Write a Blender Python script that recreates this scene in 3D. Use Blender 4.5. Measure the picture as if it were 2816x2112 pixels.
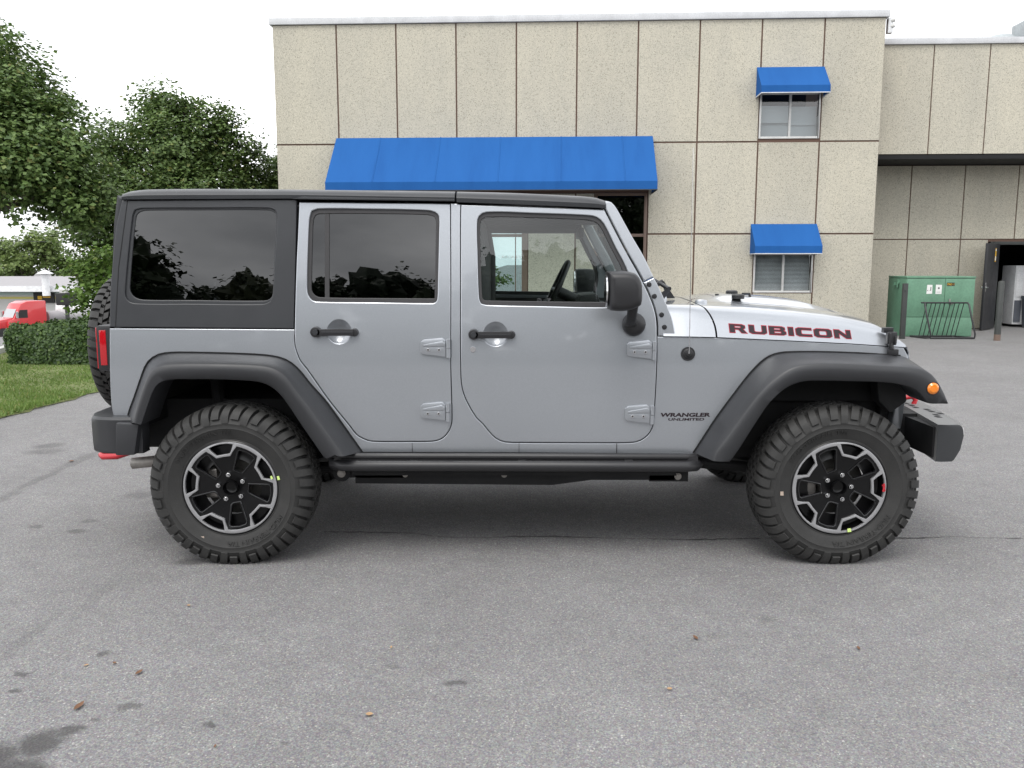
import bpy, bmesh, math, random
from mathutils import Vector, Matrix, noise
from math import radians as R, sin, cos, pi, sqrt, atan2

random.seed(7)
S = bpy.context.scene
COL = S.collection
for o in list(bpy.data.objects): bpy.data.objects.remove(o)

# ------------------------------------------------------------------ camera
cam = bpy.data.cameras.new('camera'); co = bpy.data.objects.new('camera', cam); COL.objects.link(co)
cam.sensor_width = 36.0; cam.lens = 2342.0 / 2816.0 * 36.0
cam.clip_start = 0.05; cam.clip_end = 2000
co.location = (-0.11, -4.91, 1.46); co.rotation_euler = (R(90 - 8.04), 0, 0)
S.camera = co
S.render.resolution_x, S.render.resolution_y = 1024, 768

# ------------------------------------------------------------------ world: overcast sky, soft sun
W = bpy.data.worlds.new('World'); S.world = W; W.use_nodes = True
nt = W.node_tree; nt.nodes.clear()
def wn(t, **k):
    n = nt.nodes.new(t)
    for a, v in k.items(): setattr(n, a, v)
    return n
SUN_EL, SUN_AZ = 58, 200
sky = wn('ShaderNodeTexSky', sky_type='NISHITA', sun_disc=False, sun_elevation=R(SUN_EL), sun_rotation=R(SUN_AZ), dust_density=3.0)
hsv = wn('ShaderNodeHueSaturation'); hsv.inputs['Saturation'].default_value = 0.35
tc = wn('ShaderNodeTexCoord'); mp = wn('ShaderNodeMapping'); mp.inputs['Scale'].default_value = (1.2, 1.2, 3.0)
nz = wn('ShaderNodeTexNoise'); nz.inputs['Scale'].default_value = 1.7; nz.inputs['Detail'].default_value = 5
rp = wn('ShaderNodeValToRGB'); rp.color_ramp.elements[0].position = .36; rp.color_ramp.elements[1].position = .64
rp.color_ramp.elements[0].color = (5.4, 5.55, 5.85, 1); rp.color_ramp.elements[1].color = (14.6, 14.7, 14.9, 1)
mx = wn('ShaderNodeMix', data_type='RGBA'); mx.inputs[0].default_value = 0.85
bg = wn('ShaderNodeBackground'); bg.inputs[1].default_value = 0.085
ow = wn('ShaderNodeOutputWorld')
lk = nt.links.new
lk(sky.outputs[0], hsv.inputs['Color']); lk(tc.outputs['Generated'], mp.inputs[0]); lk(mp.outputs[0], nz.inputs['Vector'])
lk(nz.outputs[0], rp.inputs[0]); lk(hsv.outputs[0], mx.inputs[6]); lk(rp.outputs[0], mx.inputs[7])
lk(mx.outputs[2], bg.inputs[0]); lk(bg.outputs[0], ow.inputs[0])
sl = bpy.data.lights.new('sun', 'SUN'); sl.energy = 0.8; sl.angle = R(30); sl.color = (1, .97, .92)
so = bpy.data.objects.new('sun', sl); COL.objects.link(so)
so.rotation_euler = (R(90 - SUN_EL), 0, R(180 - SUN_AZ))
S.view_settings.view_transform = 'Standard'; S.view_settings.look = 'None'
S.view_settings.exposure = 1.13; S.view_settings.gamma = 1.0

# ------------------------------------------------------------------ materials
def mat(name, col=(.5,.5,.5), rough=.5, metal=0., spec=.5, coat=0.):
    m = bpy.data.materials.new(name); m.use_nodes = True
    b = m.node_tree.nodes['Principled BSDF']
    b.inputs['Base Color'].default_value = (*col, 1); b.inputs['Roughness'].default_value = rough
    b.inputs['Metallic'].default_value = metal; b.inputs['Specular IOR Level'].default_value = spec
    b.inputs['Coat Weight'].default_value = coat; b.inputs['Coat Roughness'].default_value = .03
    return m
class NT:
    def __init__(s, m): s.m = m; s.t = m.node_tree; s.b = s.t.nodes.get('Principled BSDF')
    def n(s, t, **k):
        x = s.t.nodes.new(t)
        for a, v in k.items():
            if a in x.bl_rna.properties: setattr(x, a, v)
            else: x.inputs[a.replace('_', ' ')].default_value = v
        return x
    def l(s, a, b): s.t.links.new(a, b)
    def coord(s): return s.n('ShaderNodeTexCoord').outputs['Object']
    def noise(s, v, scale, detail=3, rough=.55):
        x = s.n('ShaderNodeTexNoise'); x.inputs['Scale'].default_value = scale; x.inputs['Detail'].default_value = detail
        x.inputs['Roughness'].default_value = rough; s.l(v, x.inputs['Vector']); return x.outputs[0]
    def vor(s, v, scale, out='Color'):
        x = s.n('ShaderNodeTexVoronoi'); x.inputs['Scale'].default_value = scale; s.l(v, x.inputs['Vector']); return x.outputs[out]
    def ramp(s, f, stops):
        x = s.n('ShaderNodeValToRGB'); r = x.color_ramp
        while len(r.elements) < len(stops): r.elements.new(.5)
        for e, (p, c) in zip(r.elements, stops):
            e.position = p; e.color = (*c, 1) if isinstance(c, tuple) else (c, c, c, 1)
        s.l(f, x.inputs[0]); return x.outputs[0]
    def mix(s, f, a, b, mode='MIX'):
        x = s.n('ShaderNodeMix', data_type='RGBA', blend_type=mode)
        for sock, v in ((x.inputs[0], f), (x.inputs[6], a), (x.inputs[7], b)):
            if hasattr(v, 'links'): s.l(v, sock)
            elif isinstance(v, (int, float)): sock.default_value = v if sock.type == 'VALUE' else (v, v, v, 1)
            else: sock.default_value = (*v, 1)
        return x.outputs[2]
    def math(s, op, a, b=0.):
        x = s.n('ShaderNodeMath', operation=op)
        for sock, v in ((x.inputs[0], a), (x.inputs[1], b)):
            if hasattr(v, 'links'): s.l(v, sock)
            else: sock.default_value = v
        return x.outputs[0]
    def bump(s, h, strength=.3, dist=.01):
        x = s.n('ShaderNodeBump'); x.inputs['Strength'].default_value = strength; x.inputs['Distance'].default_value = dist
        s.l(h, x.inputs['Height']); s.l(x.outputs[0], s.b.inputs['Normal'])
    def base(s, c): s.l(c, s.b.inputs['Base Color'])
    def rough(s, c): s.l(c, s.b.inputs['Roughness'])

M = {}
def paint(name, col):
    m = mat(name, col, .30, .66, .5, 1.); t = NT(m); v = t.coord()
    d = t.ramp(t.noise(v, 1.6, 3), [(.3, .95), (.7, 1.0)]); t.base(t.mix(1.0, t.mix(1.0, col, d, 'MULTIPLY'), t.ramp(t.noise(v, 190, 2), [(.3, .965), (.7, 1.035)]), 'MULTIPLY')); return m
M['silver'] = paint('silver_paint', (.415, .437, .468))
def plastic(name, col, rough=.55, grain=900, b=.25):
    m = mat(name, col, rough); t = NT(m); v = t.coord()
    t.base(t.mix(1.0, t.ramp(t.noise(v, 3, 5), [(.3, tuple(c*.88 for c in col)), (.7, tuple(c*1.12 for c in col))]), t.ramp(t.noise(v, grain, 1), [(.3, .9), (.7, 1.06)]), 'MULTIPLY'))
    t.rough(t.ramp(t.noise(v, 5, 4), [(.3, rough-.06), (.7, rough+.08)]))
    t.bump(t.noise(v, grain, 2), b, .0006); return m
M['hardtop'] = plastic('hardtop_plastic', (.034, .036, .040), .35, 700)
M['flare'] = plastic('flare_plastic', (.027, .028, .031), .42, 700)
M['black'] = plastic('black_plastic', (.018, .018, .020), .42, 500, .15)
M['seal'] = plastic('rubber_seal', (.040, .039, .041), .55, 300, .1)
M['dark'] = plastic('dark_underbody', (.010, .010, .011), .75, 60, .2)
M['jamb'] = mat('gap_shadow_rubber', (.006, .006, .007), .8)  # near-black colour holds the shade of gaps and holes; also on rubber gaskets
M['blackmetal'] = plastic('black_coated_steel', (.022, .022, .024), .38, 300, .1)
M['interior'] = plastic('interior_trim', (.030, .030, .032), .6, 200, .2)
M['headliner'] = plastic('headliner', (.16, .16, .16), .85, 200, .2)
M['chrome'] = mat('bright_steel', (.72, .72, .73), .12, 1.)
M['steel'] = plastic('exhaust_steel', (.33, .31, .29), .45, 60, .2); M['steel'].node_tree.nodes['Principled BSDF'].inputs['Metallic'].default_value = .7
M['rotor'] = plastic('cast_iron', (.10, .097, .09), .5, 80, .2); M['rotor'].node_tree.nodes['Principled BSDF'].inputs['Metallic'].default_value = .6
M['machined'] = mat('machined_alloy', (.40, .40, .41), .40, .6)
M['gloss'] = mat('gloss_black_alloy', (.004, .004, .0045), .28, 0., .35, 0.)
M['bumper'] = mat('bumper_coat', (.026, .028, .031), .22, 0., .7)
M['bumper'].node_tree.nodes['Principled BSDF'].inputs['Sheen Weight'].default_value = .55; M['bumper'].node_tree.nodes['Principled BSDF'].inputs['Sheen Roughness'].default_value = .35; M['bumper'].node_tree.nodes['Principled BSDF'].inputs['Roughness'].default_value = .36
M['edge'] = mat('gloss_black_edge', (.008, .008, .009), .16, 0., .6)
M['red'] = mat('red_enamel', (.45, .02, .03), .35)
M['redlens'] = mat('red_lens', (.42, .006, .012), .12, 0., .5, 1.)
M['amber'] = mat('amber_lens', (.80, .22, .01), .12, 0., .5, 1.)
M['decal'] = mat('dark_decal', (.035, .026, .030), .6, 0, .15)
M['decalred'] = mat('red_decal', (.36, .03, .05), .6, 0, .15)
M['limetag'] = mat('lime_paint_mark', (.62, .80, .25), .6)
M['beige'] = mat('beige_mark', (.42, .34, .28), .8)
def tyre_mat():
    m = mat('tyre_rubber', (.03, .03, .03), .66); t = NT(m); v = t.coord()
    t.base(t.mix(1., t.ramp(t.noise(v, 9, 5), [(.3, (.020, .020, .0195)), (.7, (.030, .0295, .0285))]), t.ramp(t.noise(v, 160, 2), [(.3, .82), (.7, 1.1)]), 'MULTIPLY'))
    t.bump(t.noise(v, 220, 3), .25, .001); return m
M['tyre'] = tyre_mat()
def glass(name, tint, f0=.06, rough=0.):
    m = bpy.data.materials.new(name); m.use_nodes = True; t = NT(m)
    t.t.nodes.remove(t.b); out = t.t.nodes['Material Output']
    lw = t.n('ShaderNodeLayerWeight'); lw.inputs[0].default_value = .5
    p = t.math('POWER', lw.outputs['Facing'], 5.); f = t.math('ADD', t.math('MULTIPLY', p, 1 - f0), f0)
    tr = t.n('ShaderNodeBsdfTransparent'); tr.inputs[0].default_value = (*tint, 1)
    g = t.n('ShaderNodeBsdfGlossy'); g.inputs['Roughness'].default_value = rough
    ms = t.n('ShaderNodeMixShader'); t.l(f, ms.inputs[0]); t.l(tr.outputs[0], ms.inputs[1]); t.l(g.outputs[0], ms.inputs[2])
    t.l(ms.outputs[0], out.inputs[0]); return m
M['privacy'] = glass('privacy_glass', (.03, .033, .037), .108)
M['clear'] = glass('clear_green_glass', (.80, .86, .84), .075)
M['winglass'] = glass('window_glass', (.80, .84, .84), .11)
M['shopglass'] = glass('storefront_glass', (.30, .34, .34), .10)
M['mirrorglass'] = glass('lobby_glass', (.74, .86, .88), .06)

def asphalt():
    m = mat('asphalt', (.16, .16, .16), .9, 0, .3); t = NT(m); v = t.coord()
    cells = t.vor(v, 185); bw = t.n('ShaderNodeRGBToBW'); t.l(cells, bw.inputs[0])
    agg = t.ramp(bw.outputs[0], [(.0, (.135, .135, .139)), (.35, (.172, .170, .173)), (.62, (.206, .202, .204)), (.84, (.240, .236, .236)), (1., (.40, .39, .375))])
    cells2 = t.vor(v, 300); bw2 = t.n('ShaderNodeRGBToBW'); t.l(cells2, bw2.inputs[0])
    fine = t.ramp(bw2.outputs[0], [(.15, .84), (.5, 1.0), (.9, 1.18)])
    c = t.mix(1., agg, fine, 'MULTIPLY')
    c = t.mix(.10, c, cells, 'SOFT_LIGHT')
    c = t.mix(1., c, t.ramp(t.noise(v, .8, 6, .62), [(.3, (.87, .86, .855)), (.7, (1.06, 1.055, 1.05))]), 'MULTIPLY')
    c = t.mix(1., c, t.ramp(t.noise(v, 7, 4), [(.3, .93), (.7, 1.05)]), 'MULTIPLY')
    # stains that lie on the pavement: (x, y, rx, ry, strength)
    dn = t.n('ShaderNodeTexNoise'); dn.inputs['Scale'].default_value = 14; dn.inputs['Detail'].default_value = 4; t.l(v, dn.inputs['Vector'])
    off = t.n('ShaderNodeVectorMath', operation='MULTIPLY_ADD'); t.l(dn.outputs['Color'], off.inputs[0])
    off.inputs[1].default_value = (.09, .09, 0); off.inputs[2].default_value = (-.045, -.045, 0)
    vd = t.n('ShaderNodeVectorMath', operation='ADD'); t.l(v, vd.inputs[0]); t.l(off.outputs[0], vd.inputs[1])
    cur = None
    for x, y, rx, ry, st in STAINS:
        a = t.n('ShaderNodeVectorMath', operation='SUBTRACT'); t.l(vd.outputs[0], a.inputs[0]); a.inputs[1].default_value = (x, y, 0)
        b = t.n('ShaderNodeVectorMath', operation='MULTIPLY'); t.l(a.outputs[0], b.inputs[0]); b.inputs[1].default_value = (1/rx, 1/ry, 0)
        ln = t.n('ShaderNodeVectorMath', operation='LENGTH'); t.l(b.outputs[0], ln.inputs[0])
        mr = t.n('ShaderNodeMapRange', interpolation_type='SMOOTHSTEP'); t.l(ln.outputs['Value'], mr.inputs[0])
        mr.inputs[1].default_value = .45; mr.inputs[2].default_value = 1.15; mr.inputs[3].default_value = st; mr.inputs[4].default_value = 0
        cur = mr.outputs[0] if cur is None else t.math('MAXIMUM', cur, mr.outputs[0])
    c = t.mix(cur, c, (.045, .043, .043)); t.base(c)
    t.rough(t.ramp(t.noise(v, 20, 3), [(.3, .8), (.7, .95)]))
    t.bump(t.vor(v, 120, 'Distance'), .5, .004); return m
STAINS = [(-2.512,-.379,.07,.05,.5),(-2.491,.36,.12,.10,.32),(-1.71,-.875,.09,.06,.6),(-1.653,-1.871,.035,.03,.55),(-1.389,-2.253,.045,.032,.5),
 (-1.458,-2.332,.03,.022,.45),(-1.078,-2.36,.034,.022,.65),(-.308,-2.091,.055,.028,.6),(-.54,-1.964,.03,.022,.4),(-2.778,-.288,.05,.04,.4),
 (-1.875,-2.019,.03,.02,.6),(-1.823,-2.159,.03,.024,.6),(-2.527,-.193,.06,.05,.35),(-3.855,1.848,.14,.14,.45),(-3.777,1.635,.16,.14,.4),(-.806,-2.462,.02,.015,.5),
 (-1.56,-2.47,.085,.10,.78),(-1.66,-2.56,.10,.12,.78),(-1.50,-2.40,.05,.04,.7),(-1.55,-2.62,.11,.09,.75),(.95,-1.55,.05,.05,.22),(.7,-1.7,.05,.04,.2),
 (-3.306,.253,.05,.32,.3),(-3.34,.77,.05,.40,.34),(-3.36,1.3,.06,.45,.3),(-2.02,-1.7,.035,.30,.16),(-1.95,-1.3,.04,.3,.14)]
M['asphalt'] = asphalt()
M['crack'] = mat('crack_tar', (.035, .034, .033), .95)

def stucco():
    m = mat('pebble_stucco', (.4, .38, .3), .95, 0, .2); t = NT(m); v = t.coord()
    c = t.ramp(t.noise(v, 75, 4, .7), [(.28, (.28, .262, .22)), (.42, (.465, .44, .372)), (.58, (.53, .508, .435)), (.75, (.66, .64, .565))])
    k = t.vor(v, 75); bw = t.n('ShaderNodeRGBToBW'); t.l(k, bw.inputs[0])
    c = t.mix(1., c, t.ramp(bw.outputs[0], [(.12, .62), (.3, .95), (.7, 1.02), (.95, 1.15)]), 'MULTIPLY')
    mp = t.n('ShaderNodeMapping'); t.l(v, mp.inputs[0]); mp.inputs['Scale'].default_value = (1, 1, .35)
    c = t.mix(1., c, t.ramp(t.noise(mp.outputs[0], 1.1, 6, .65), [(.3, (.90, .90, .905)), (.62, (1.03, 1.02, 1.0))]), 'MULTIPLY')
    g = t.n('ShaderNodeNewGeometry'); c = t.mix(1., c, t.ramp(g.outputs['Random Per Island'], [(0., (1.00, .998, .985)), (1., (1.065, 1.065, 1.055))]), 'MULTIPLY')
    m2 = t.n('ShaderNodeMapping'); t.l(v, m2.inputs[0]); m2.inputs['Scale'].default_value = (7, 7, .22)
    c = t.mix(1., c, t.ramp(t.noise(m2.outputs[0], 1.0, 4, .6), [(.28, (.955, .955, .955)), (.42, (1., 1., 1.))]), 'MULTIPLY')
    t.base(c); t.bump(t.noise(v, 60, 4, .7), .7, .012); return m
M['stucco'] = stucco()
M['joint'] = mat('brown_joint', (.125, .075, .055), .8)
M['bronze'] = mat('bronze_mullion', (.16, .11, .085), .5)
M['white'] = plastic('white_metal', (.74, .75, .76), .5, 40, .05)
M['coping'] = plastic('coping_metal', (.56, .57, .585), .5, 40, .05)
M['fan'] = plastic('galvanised_sheet', (.36, .39, .40), .6, 20, .05)
M['leafpaint'] = plastic('charcoal_door_paint', (.018, .019, .022), .5, 40, .05)
M['cream'] = plastic('white_window_frame', (.62, .62, .60), .5, 60, .05)
def canvas():
    m = mat('blue_canvas', (.02, .12, .42), .85, 0, .2); t = NT(m); v = t.coord()
    mp = t.n('ShaderNodeMapping'); t.l(v, mp.inputs[0]); mp.inputs['Scale'].default_value = (3.0, .5, .5)
    c = t.ramp(t.noise(mp.outputs[0], 1.2, 5), [(.3, (.0125, .086, .285)), (.48, (.0140, .094, .305)), (.7, (.0152, .099, .318))])
    c = t.mix(1., c, t.ramp(t.noise(v, 160, 2), [(.3, .92), (.7, 1.05)]), 'MULTIPLY'); t.base(c)
    t.bump(t.noise(mp.outputs[0], 3, 3), .12, .03); return m
M['canvas'] = canvas()
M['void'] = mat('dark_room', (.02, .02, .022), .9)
M['roomgrey'] = mat('room_wall', (.12, .12, .12), .9)
M['blind'] = mat('blind_slat', (.55, .56, .55), .6)
M['shade'] = mat('roller_shade', (.42, .45, .47), .8)
M['boxgreen'] = plastic('green_enamel', (.120, .250, .165), .45, 30, .05)
M['paper'] = mat('paper_notice', (.72, .72, .70), .8)
M['yellow'] = mat('yellow_plate', (.62, .36, .02), .6)
M['ink'] = mat('black_ink', (.02, .02, .02), .7)
M['post'] = plastic('dark_post_paint', (.040, .044, .042), .6, 60, .2)
M['greyplastic'] = plastic('grey_bin', (.10, .11, .13), .6, 60, .1)
def leafmat(name, a, b, c3, tr=.25):
    m = mat(name, a, .5, 0, .4); t = NT(m)
    g = t.n('ShaderNodeNewGeometry'); col = t.ramp(g.outputs['Random Per Island'], [(0., a), (.55, b), (.93, b), (1., c3)])
    col = t.mix(1., col, t.ramp(t.noise(t.coord(), .9, 3), [(.3, .75), (.7, 1.15)]), 'MULTIPLY')
    t.base(col); out = t.t.nodes['Material Output']
    ts = t.n('ShaderNodeBsdfTranslucent'); t.l(col, ts.inputs[0]); ms = t.n('ShaderNodeMixShader'); ms.inputs[0].default_value = tr
    t.l(t.b.outputs[0], ms.inputs[1]); t.l(ts.outputs[0], ms.inputs[2]); t.l(ms.outputs[0], out.inputs[0]); return m
M['leaf'] = leafmat('maple_leaf', (.058, .108, .030), (.130, .200, .056), (.23, .24, .07))
M['leafdark'] = leafmat('darkened_leaf', (.014, .026, .012), (.028, .046, .018), (.05, .06, .025), .1)  # darkness of the mirrored trees is put into this leaf colour
M['leaflight'] = leafmat('young_leaf', (.09, .17, .035), (.16, .26, .055), (.25, .30, .08), .35)
M['leafpale'] = leafmat('far_leaf', (.13, .19, .06), (.20, .27, .09), (.28, .32, .12), .3)
M['hedge'] = leafmat('hedge_leaf', (.022, .050, .014), (.060, .112, .024), (.12, .18, .04), .2)
M['grass'] = leafmat('grass_blade', (.105, .18, .042), (.165, .245, .06), (.32, .29, .12), .3)
M['bark'] = plastic('bark', (.075, .06, .05), .95, 40, .6)
M['soil'] = plastic('lawn_soil', (.13, .15, .055), .95, 20, .5)
M['deadleaf'] = mat('dead_leaf', (.15, .075, .04), .8)
M['deadleaf2'] = mat('tan_leaf', (.34, .22, .12), .8)
M['truckred'] = mat('truck_red', (.55, .03, .035), .3, 0, .5, .6)
M['farroof'] = mat('grey_roofing', (.30, .29, .30), .9)
M['farwall'] = mat('pale_siding', (.52, .52, .50), .8)
M['teal'] = mat('teal_band', (.42, .52, .48), .8)
M['yband'] = mat('yellow_band', (.55, .50, .16), .8)

# ------------------------------------------------------------------ mesh helpers
def link(name, me, m, parent=None):
    o = bpy.data.objects.new(name, me); COL.objects.link(o)
    for x in (m if isinstance(m, (list, tuple)) else [m]): me.materials.append(M[x] if isinstance(x, str) else x)
    if parent is not None: o.parent = parent
    return o
def tag(o, label=None, cat=None, group=None, kind=None):
    for k, v in (('label', label), ('category', cat), ('group', group), ('kind', kind)):
        if v: o[k] = v
    return o
def empty(name, loc=(0,0,0), rz=0.):
    o = bpy.data.objects.new(name, None); COL.objects.link(o); o.location = loc; o.rotation_euler = (0, 0, rz); o.empty_display_size = .2; return o

class MB:
    def __init__(s): s.v = []; s.f = []; s.mi = []; s.cur = 0
    def add(s, vs, fs):
        k = len(s.v); s.v += [tuple(x) for x in vs]; s.f += [tuple(i + k for i in f) for f in fs]; s.mi += [s.cur] * len(fs); return s
    def box(s, x0, x1, y0, y1, z0, z1, m=None):
        vs = [(x, y, z) for x in (x0, x1) for y in (y0, y1) for z in (z0, z1)]
        if m is not None: vs = [m @ Vector(p) for p in vs]
        return s.add(vs, [(0,1,3,2),(4,6,7,5),(0,4,5,1),(2,3,7,6),(0,2,6,4),(1,5,7,3)])
    def prism(s, pts, axis, a, b):
        # pts: 2-D outline; axis 'y': (x,z) swept in y ; 'x': (y,z) ; 'z': (x,y)
        n = len(pts); mk = {'y': lambda p, t: (p[0], t, p[1]), 'x': lambda p, t: (t, p[0], p[1]), 'z': lambda p, t: (p[0], p[1], t)}[axis]
        vs = [mk(p, a) for p in pts] + [mk(p, b) for p in pts]
        return s.add(vs, [tuple(range(n)), tuple(range(2*n - 1, n - 1, -1))] + [(i, i + n, (i + 1) % n + n, (i + 1) % n) for i in range(n)])
    def tube(s, pts, r, n=10, cap=True):
        pts = [Vector(p) for p in pts]; rr = r if isinstance(r, (list, tuple)) else [r] * len(pts); rings = []
        up = None
        for i, p in enumerate(pts):
            d = (pts[min(i + 1, len(pts) - 1)] - pts[max(i - 1, 0)]).normalized()
            if up is None: up = d.orthogonal().normalized()
            a = (up - d * up.dot(d)).normalized(); up = a; b = d.cross(a)
            rings.append([p + (a * cos(2*pi*k/n) + b * sin(2*pi*k/n)) * rr[i] for k in range(n)])
        return s.loft(rings, True, cap)
    def loft(s, rings, closed=True, cap=True):
        n = len(rings[0]); vs = [p for r in rings for p in r]; fs = []
        for i in range(len(rings) - 1):
            for k in range(n if closed else n - 1):
                k2 = (k + 1) % n; fs.append((i*n + k, i*n + k2, (i+1)*n + k2, (i+1)*n + k))
        if cap and closed: fs += [tuple(range(n - 1, -1, -1)), tuple((len(rings)-1)*n + k for k in range(n))]
        return s.add(vs, fs)
    def cyl(s, c, axis, r, h, n=20, r2=None):
        c = Vector(c); d = Vector(axis).normalized(); a = d.orthogonal().normalized(); b = d.cross(a); r2 = r if r2 is None else r2
        return s.loft([[c + d*t + (a*cos(2*pi*k/n) + b*sin(2*pi*k/n))*q for k in range(n)] for t, q in ((0, r), (h, r2))])
    def lathe(s, prof, n=48, c=(0,0,0), axis='y'):
        rings = []
        for k in range(n):
            a = 2*pi*k/n
            rings.append([(c[0] + r*cos(a), c[1] + y, c[2] + r*sin(a)) if axis == 'y' else (c[0] + r*cos(a), c[1] + r*sin(a), c[2] + y) for r, y in prof])
        rings.append(rings[0]); return s.loft(rings, False, False)
    def mirror_y(s):
        k = len(s.v); s.v += [(x, -y, z) for x, y, z in s.v]; s.f += [tuple(i + k for i in reversed(f)) for f in list(s.f)]; s.mi += list(s.mi); return s
    def build(s, name, m, parent=None, smooth=30, bevel=0., fix=True):
        me = bpy.data.meshes.new(name); me.from_pydata(s.v, [], s.f); me.validate(clean_customdata=False)
        if len(me.polygons) == len(s.mi): me.polygons.foreach_set('material_index', s.mi)
        bm = bmesh.new(); bm.from_mesh(me)
        if fix:
            bmesh.ops.remove_doubles(bm, verts=bm.verts, dist=1e-5); bmesh.ops.recalc_face_normals(bm, faces=bm.faces)
        if bevel:
            es = [e for e in bm.edges if len(e.link_faces) == 2 and e.calc_face_angle(0) > R(25)]
            bmesh.ops.bevel(bm, geom=es, offset=bevel, segments=2, affect='EDGES', profile=.6, clamp_overlap=True)
        bm.to_mesh(me); bm.free()
        if smooth:
            me.shade_smooth(); me.set_sharp_from_angle(angle=R(smooth))
        return link(name, me, m, parent)

def spline(pts, step=.02, closed=True, sharp=48):
    # Catmull-Rom through the traced points, broken where the outline really turns
    n = len(pts); P = [Vector((p[0], p[1])) for p in pts]; out = []
    def corner(i):
        if not closed and i in (0, n - 1): return True
        a = P[i] - P[i - 1]; b = P[(i + 1) % n] - P[i]
        return a.length < 1e-6 or b.length < 1e-6 or a.angle(b) > R(sharp)
    for i in range(n if closed else n - 1):
        p1, p2 = P[i], P[(i + 1) % n]; p0 = P[i - 1] if not corner(i) else p1*2 - p2; p3 = P[(i + 2) % n] if not corner((i + 1) % n) else p2*2 - p1
        L = (p2 - p1).length; k = max(1, int(L / step)) if L > step else 1
        # centripetal-ish tangents scaled to the segment
        t1 = (p2 - p0).normalized() * L if (p2 - p0).length else p2 - p1; t2 = (p3 - p1).normalized() * L if (p3 - p1).length else p2 - p1
        if not corner(i) or not corner((i + 1) % n): k = max(k, 2)
        for j in range(k):
            t = j / k; h1 = 2*t**3 - 3*t*t + 1; h2 = t**3 - 2*t*t + t; h3 = -2*t**3 + 3*t*t; h4 = t**3 - t*t
            q = p1*h1 + t1*h2 + p2*h3 + t2*h4; out.append((q.x, q.y))
    if not closed: out.append((P[-1].x, P[-1].y))
    return out
def offset(pts, d):
    n = len(pts); out = []; A = sum(pts[i-1][0]*pts[i][1] - pts[i][0]*pts[i-1][1] for i in range(n)); s = 1 if A > 0 else -1
    for i in range(n):
        a = Vector(pts[i]) - Vector(pts[i-1]); b = Vector(pts[(i+1) % n]) - Vector(pts[i])
        if a.length < 1e-7 or b.length < 1e-7: out.append(pts[i]); continue
        na = Vector((a.y, -a.x)).normalized() * s; nb = Vector((b.y, -b.x)).normalized() * s; m = na + nb
        if m.length < .3: m = na
        m.normalize(); m *= 1 / max(.5, m.dot(na)); out.append((pts[i][0] + m.x*d, pts[i][1] + m.y*d))
    return out
def resample(pts, n):
    P = [Vector(p) for p in pts]; L = [0]
    for a, b in zip(P, P[1:]): L.append(L[-1] + (b - a).length)
    out = []; j = 0
    for i in range(n):
        t = L[-1]*i/(n - 1)
        while j < len(P) - 2 and L[j+1] < t: j += 1
        k = (t - L[j]) / max(1e-9, L[j+1] - L[j]); q = P[j].lerp(P[j+1], min(1, max(0, k))); out.append(tuple(q))
    return out
def interp(pts, x):
    if x <= pts[0][0]: return pts[0][1]
    for a, b in zip(pts, pts[1:]):
        if x <= b[0]: return a[1] + (b[1]-a[1])*(x-a[0])/max(1e-9, b[0]-a[0])
    return pts[-1][1]
def flat_mesh(loops, th, bev, off2d=0., font=None):
    # a filled 2-D outline with holes, thickness and rounded edges -> mesh in (u, v, depth)
    if font is None:
        cu = bpy.data.curves.new('outline', 'CURVE'); cu.dimensions = '2D'; cu.fill_mode = 'BOTH'
        for lp in loops:
            sp = cu.splines.new('POLY'); sp.points.add(len(lp) - 1); sp.use_cyclic_u = True
            for p, q in zip(sp.points, lp): p.co = (q[0], q[1], 0, 1)
    else:
        cu = bpy.data.curves.new('lettering', 'FONT'); cu.body = font; cu.align_x = 'CENTER'; cu.align_y = 'CENTER'; cu.resolution_u = 3
    cu.extrude = th/2; cu.bevel_depth = bev; cu.bevel_resolution = 1; cu.offset = off2d - (bev if font is None else 0)
    o = bpy.data.objects.new('tmp', cu); COL.objects.link(o)
    dg = bpy.context.evaluated_depsgraph_get(); me = bpy.data.meshes.new_from_object(o.evaluated_get(dg))
    bpy.data.objects.remove(o); bpy.data.curves.remove(cu); me.materials.clear(); return me
def yb(x):
    t = max(0, x - .75); return -.79 + .1304*t*t/(t + .2)
def ysurf(x, z):
    y = yb(x)
    if z < .8: y += (.8 - z)**2 * .14
    if z > .9: t = z - .9; y += .108*t*t/(t + .25)
    return y
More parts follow.
